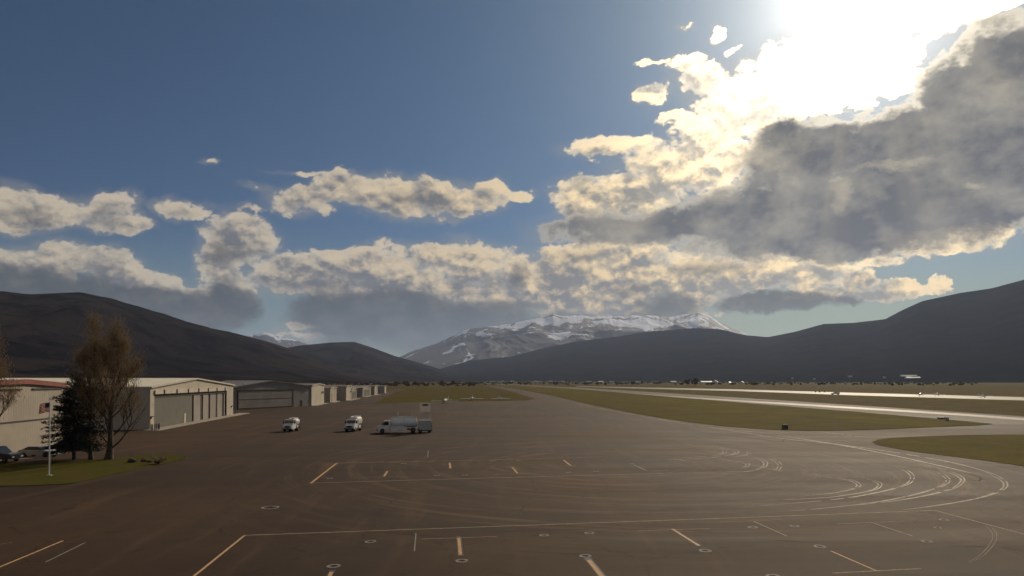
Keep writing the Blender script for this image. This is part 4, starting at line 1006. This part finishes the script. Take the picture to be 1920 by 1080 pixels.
for i in range(26):
    a = rnd.uniform(0, 6.28); d = Vector((math.cos(a) * rnd.uniform(.3, 1), math.sin(a) * .6, rnd.uniform(.35, .9))); L = rnd.uniform(.6, 1.2)
    st.tube((0, 0, 0), d * L, .03, .01, 4, cap=False)
    for k in range(24):
        c = d * L * rnd.uniform(.5, 1.1) + Vector((rnd.gauss(0, .1), rnd.gauss(0, .1), rnd.gauss(0, .1))); v_ = Vector((rnd.gauss(0, .06), rnd.gauss(0, .06), rnd.gauss(0, .06)))
        lf.add([c, c + v_, c + v_.cross(Vector((0, 0, 1))) + v_], [(0, 1, 2)])
obj('stems', st, M_bark, sh, fixn=False); o = obj('leaves', lf, M_twig, sh, fixn=False); o['kind'] = 'stuff'

# ------------------------------------------------------------------ light aircraft
def plane(label, px, py, rz, span, mp, group='light aircraft', low=False):
    p = G(px, py); t = thing('light_aircraft', label, 'airplane', (p.x, p.y, .03), rz, group); k = span / 11.0
    rings = []
    for x, ry, rzz, cz in ((2.2, .18, .20, 1.15), (2.0, .36, .36, 1.15), (1.0, .50, .48, 1.2), (.2, .56, .66, 1.38), (-.9, .52, .62, 1.38), (-2.2, .30, .34, 1.3), (-4.2, .12, .16, 1.35), (-5.0, .05, .10, 1.42)):
        rings.append([v * k for v in ell_ring(x, ry, rzz, cz, 14, 2.4)])
    q = MB(); q.loft(rings); obj('fuselage', q, mp, t, smooth=True)
    zw = .95 if low else 2.0
    for sy in (-1, 1):
        q = MB(); pr = lambda y, c, x, z: [Vector((x + c * a, y, z + c * b_)) * k for a, b_ in ((.0, 0), (-.12, .06), (-.45, .08), (-1, .0), (-.45, -.03), (-.12, -.04))]
        q.loft([pr(sy * .05, 1.6, .75, zw), pr(sy * 3.0, 1.6, .75, zw + .05), pr(sy * 5.5, 1.15, .60, zw + .12)]); obj('wing', q, mp, t)
        q = MB(); q.loft([pr(sy * .05, 1.0, -4.1, 1.45), pr(sy * 1.7, .7, -4.3, 1.45)]); obj('tailplane', q, mp, t)
        q = MB(); q.tube(Vector((0, sy * .4, 1.0)) * k, Vector((-.1, sy * 1.2, .25)) * k, .05, .05, 6); obj('gear_leg', q, mp, t)
        wheel(t, -.1 * k, sy * 1.22 * k, .21 * k, .14)
    q = MB(); q.prism([Vector(v) * k for v in ((-4.0, -.04, 1.45), (-4.9, -.04, 2.75), (-5.4, -.04, 2.75), (-5.1, -.04, 1.45))], (0, .08, 0)); obj('tail_fin', q, mp, t)
    q = MB(); q.prism([Vector(v) * k for v in ((.98, -.42, 1.5), (.35, -.42, 1.98), (.10, -.42, 2.0), (.60, -.42, 1.5))], (0, .84 * k, 0)); obj('windscreen', q, M_glass, t)
    q = MB(); q.box(2.22 * k, 2.27 * k, -.07 * k, .07 * k, .25 * k, 2.05 * k); q.tube((2.18 * k, 0, 1.15 * k), (2.42 * k, 0, 1.15 * k), .14 * k, .04 * k, 10); obj('propeller', q, M_chass, t)
    wheel(t, 1.6 * k, 0, .19 * k, .12)
    return t
plane('white low-wing airplane parked nose-on, middle of three behind the tanker', 885, 751.5, R(-88), 11.6, M_wht, 'three parked airplanes beyond the trucks', low=True)
plane('small white airplane on the right of the three behind the tanker', 938, 751, R(-80), 9.4, M_wht, 'three parked airplanes beyond the trucks', low=True)
plane('dull grey airplane on the left of the three, beyond the lift frame', 834, 757, R(-100), 12, M_grayp, 'three parked airplanes beyond the trucks', low=True)
plane('white airplane on the runway with another behind it, nearest the right cluster', 1727, 743, R(-150), 11, M_wht, 'small airplanes waiting on the runway', low=True)
plane('small white airplane on the runway just right of the brightest one', 1757, 742.5, R(-95), 10.5, M_wht, 'small airplanes waiting on the runway', low=True)
plane('small dark-winged airplane alone near the right end of the runway', 1843, 746, R(-95), 10.5, M_wht, 'small airplanes waiting on the runway', low=True)
def pickup(label, px, py, rz):
    p = G(px, py); t = thing('pickup_truck', label, 'truck', (p.x, p.y, .03), rz)
    q = MB(); q.prism([(x, -.95, z) for x, z in ((-2.8, .45), (-2.8, 1.1), (-.6, 1.1), (1.2, 1.1), (2.5, 1.0), (2.75, .85), (2.75, .45))], (0, 1.9, 0)); obj('body', q, M_wht, t, bevel=.05)
    q = MB(); q.loft([[Vector(v) for v in ((-.6, -.88, 1.1), (1.3, -.88, 1.1), (1.3, .88, 1.1), (-.6, .88, 1.1))], [Vector(v) for v in ((-.5, -.75, 1.85), (.7, -.75, 1.85), (.7, .75, 1.85), (-.5, .75, 1.85))]]); c_ = obj('cab', q, M_wht, t)
    q = MB(); q.box(-.3, .55, -.90, .90, 1.25, 1.70); obj('windows', q, M_glass, c_)
    q = MB(); q.box(-2.7, -.8, -.85, .85, 1.103, 1.75); obj('canopy', q, M_wht, t, bevel=.05)
    for sx in (-1.8, 1.8):
        for sy in (-.85, .85): wheel(t, sx, sy, .38, .24)
pickup('white pickup truck with canopy standing on the runway left of the airplanes', 1566, 740, R(170))
for i, px in enumerate((1529, 1537, 1546)):
    p = G(px, 735.5); q = MB(); q.tube((0, 0, 0), (0, 0, 1.3), .5, .35, 10); q.box(-.7, .7, -.7, .7, 0, .1); o = obj('runway_marker', q, M_chass); o.location = (p.x, p.y, .01); tag(o, ORD[i] + ' small dark marker from the left, beside the runway before the pickup', 'marker', 'dark markers at the runway edge')

# airfield boxes in the grass
def box_sign(label, px, py, w, h, m, cat='utility box'):
    p = G(px, py); t = thing('utility_box', label, cat, (p.x, p.y, .05), R(5))
    q = MB(); q.box(-w / 2, w / 2, -.35, .35, .12, h); obj('cabinet', q, m, t, bevel=.04)
    q = MB(); q.box(-w / 2 - .08, w / 2 + .08, -.43, .43, h + .003, h + .07); obj('lid', q, m, t)
    q = MB(); q.box(-w / 2 + .05, w / 2 - .05, -.3, .3, 0, .118); obj('plinth', q, M_conc, t)
box_sign('low dark box sign in the infield grass at the apron edge', 1472, 805, 1.05, .85, mat('weathered_brown_metal', (.13, .11, .085), .8))
box_sign('flat dark sign at the far infield edge by the taxiway', 1765, 786, 1.8, .40, M_cladg)
box_sign('small pale box beside the flat dark sign near the taxiway', 1776, 789, .5, .8, M_trimw)

# ------------------------------------------------------------------ far valley: buildings, houses, trees
def gable_house(name, label, p, L, Wd, h, rh_, rz, mw, mr_, cat='house', group=None, windows=0):
    t = thing(name, label, cat, (p.x, p.y, p.z), rz, group)
    q = MB(); q.prism([(-L / 2, -Wd / 2, -2), (-L / 2, Wd / 2, -2), (-L / 2, Wd / 2, h), (-L / 2, 0, h + rh_), (-L / 2, -Wd / 2, h)], (L, 0, 0)); obj('wall', q, mw, t)
    for sy in (-1, 1):
        q = MB(); o_ = Wd * .06; k = rh_ / (Wd / 2)
        q.prism([(-L / 2 - .5, 0, h + rh_ + .05), (-L / 2 - .5, sy * (Wd / 2 + o_), h - k * o_ + .05), (-L / 2 - .5, sy * (Wd / 2 + o_), h - k * o_ + .4), (-L / 2 - .5, 0, h + rh_ + .4)], (L + 1, 0, 0)); obj('roof_slope', q, mr_, t)
    for i in range(windows):
        x = -L / 2 + L * (i + .5) / windows; q = MB(); q.box(x - .7, x + .7, -Wd / 2 - .06, -Wd / 2 - .003, h * .35, h * .75); obj('window', q, M_glass, t)
    return t
M_barnw = mat('white_barn_metal', (.72, .69, .62), .35, 0, .08, .1)
def at(px, py, fallback=2600):
    return hit(px, py) or G(px, py)
def G2(px, py, d):
    q = ray(px, py); k = d / math.hypot(q.x, q.y); return Vector((q.x * k, q.y * k, 0))
gable_house('long_barn', 'long low white-roofed barn with a dark side beyond the runway', G2(1329, 716, 2150), 52, 16, 4.6, 2.6, R(8), M_barnw, M_barnw, 'barn')
gable_house('barn', 'short white gabled barn joined at the right end of the long barn', G2(1340, 716, 2100), 14, 14, 6.5, 4, R(70), M_barnw, M_barnw, 'barn')
gable_house('storage_shed', 'small bright white shed with sloping roof right of the long barn', G2(1391, 716, 2200), 16, 10, 3.5, 3, R(60), M_barnw, M_barnw, 'shed')
gable_house('storage_shed', 'tiny pale shed between the long barn and the sloping-roof shed', G2(1368, 716, 2300), 7, 7, 3, 2, R(30), M_barnw, M_barnw, 'shed')
for (px, py, L_, w_, lab, nm) in ((1711, 710, 66, 20, 'long white greenhouse-like building at the foot of the right hills', 'long_building'), (1704, 706.5, 80, 14, 'thin pale building just above the long white building', 'long_building'), (1658, 709, 12, 10, 'bright white gabled house left of the long white building', 'farmhouse'), (1594, 707.5, 20, 10, 'pale wide house at the foot of the right hills', 'farmhouse'), (1486, 711, 10, 9, 'tiny white cottage at the hill foot beyond the runway', 'farmhouse'), (1527, 712, 9, 8, 'tiny white shed right of the cottage at the hill foot', 'farmhouse')):
    gable_house(nm, lab, at(px, py), L_, w_, 4.5, 3, R(random.uniform(-8, 8)), M_barnw, M_barnw, 'building' if nm == 'long_building' else 'house')
hp = [(916, 716), (924, 715.6), (933, 716), (942, 715.5), (951, 716), (960, 715.6), (996, 714.6), (1004, 714.8), (1012, 714.4), (1032, 714.5), (1044, 714.7), (1056, 714.9), (1083, 717.2), (1104, 717.5), (1126, 717.4), (1147, 717.2), (1172, 717), (1196, 716.6), (1230, 716.4), (1262, 716.4), (1300, 716.2)]
rh_m = [mat('pale_house_wall', (.45, .42, .38), .8), mat('tan_house_wall', (.30, .24, .18), .8), M_barnw]
M_shin = mat('grey_shingle_roof', (.30, .30, .31), .55)
for i, (px, py) in enumerate(hp):
    d = random.uniform(2500, 3300) if px < 1075 else random.uniform(1900, 2600)
    gable_house('town_house', ORD[i] + (' tiny pale house from the left in the distant valley town' if i < 20 else ' tiny pale house in the distant valley town'), G2(px, py, d), random.uniform(13, 20), 10, 4, 3, R(random.uniform(-30, 30)), rh_m[i % 3], [M_shin, M_barnw][i % 2], 'house', 'houses of the distant valley town')

M_ftree = mat('far_tree_foliage', (0.080, 0.062, 0.040), 0.95, 0, 0, .2, col2=(0.12, 0.08, 0.048), spec=.01)
def clump(mb, c, r, h, rnd):
    n = 6; rings = []
    for k in range(4):
        b_ = math.pi * (k + .35) / 4.2
        rings.append([Vector((c.x + r * math.sin(b_) * math.cos(6.283 * i / n) * rnd.uniform(.7, 1.25), c.y + r * math.sin(b_) * math.sin(6.283 * i / n) * rnd.uniform(.7, 1.25), c.z + h / 2 - h / 2 * math.cos(b_) * rnd.uniform(.85, 1.1))) for i in range(n)])
    mb.loft(rings)
def woods(name, label, n, region, seed, hmin=4, hmax=10):
    rnd = random.Random(seed); mb = MB()
    for i in range(n):
        p = region(rnd)
        if p is None: continue
        h = rnd.uniform(hmin, hmax)
        for _ in range(3): clump(mb, p + Vector((rnd.gauss(0, h * .3), rnd.gauss(0, h * .3), -h * .1)), h * rnd.uniform(.22, .42), h * rnd.uniform(.6, 1.05), rnd)
    o = obj(name, mb, M_ftree, fixn=False); tag(o, label, 'trees', kind='stuff'); return o
def regA(r):
    a = R(r.uniform(-36, 34)); d = r.uniform(1500, 3200); return Vector((d * math.sin(a), d * math.cos(a), 0))
woods('distant_trees', 'dark line of distant trees across the valley floor below the mountains', 800, regA, 3, 3, 7)
def regB(r):
    a = R(r.uniform(-36, -3)); d = r.uniform(1150, 2000); return Vector((d * math.sin(a), d * math.cos(a), 0))
woods('tree_belt', 'brown belt of trees behind the hangars at the foot of the left hill', 260, regB, 5, 3, 7)

# single trees that can be told apart beyond the hangars
for i, (px, d, h) in enumerate(((742, 1250, 9), (760, 1400, 11), (779, 1300, 9), (828, 1500, 12), (850, 1450, 10), (1288, 1500, 15), (1305, 1480, 16))):
    q0 = G2(px, 715, d); t = thing('valley_tree', (ORD[i] + ' dark bushy tree from the left at the far end of the hangar row' if px < 1000 else ORD[i - 5] + ' dark upright tree from the left beside the long white barn'), 'tree', (q0.x, q0.y, 0), 0, 'dark trees beyond the hangar row' if px < 1000 else 'two upright trees beside the barn')
    rnd = random.Random(i); cr = MB()
    for _ in range(14): clump(cr, Vector((rnd.gauss(0, h * .18), rnd.gauss(0, h * .18), rnd.uniform(.1, .6) * h)), h * .17, h * .35, rnd)
    obj('crown', cr, M_ftree, t, fixn=False); q = MB(); q.tube((0, 0, 0), (0, 0, h * .5), .2, .12, 7); obj('trunk', q, M_bark, t)

# ------------------------------------------------------------------ haze
hz = MB(); hz.box(-26000, 26000, -2600, 30000, -60, 1850)
m = bpy.data.materials.new('thin_haze'); m.use_nodes = True; t = m.node_tree; t.nodes.clear()
pv = t.nodes.new('ShaderNodeVolumePrincipled'); pv.inputs['Density'].default_value = HAZE; pv.inputs['Color'].default_value = (0.55, 0.69, 1.0, 1); pv.inputs['Anisotropy'].default_value = 0.35
ot = t.nodes.new('ShaderNodeOutputMaterial'); t.links.new(pv.outputs[0], ot.inputs['Volume'])
tag(obj('haze', hz, m), 'thin evening haze filling the valley air', 'haze', kind='stuff')
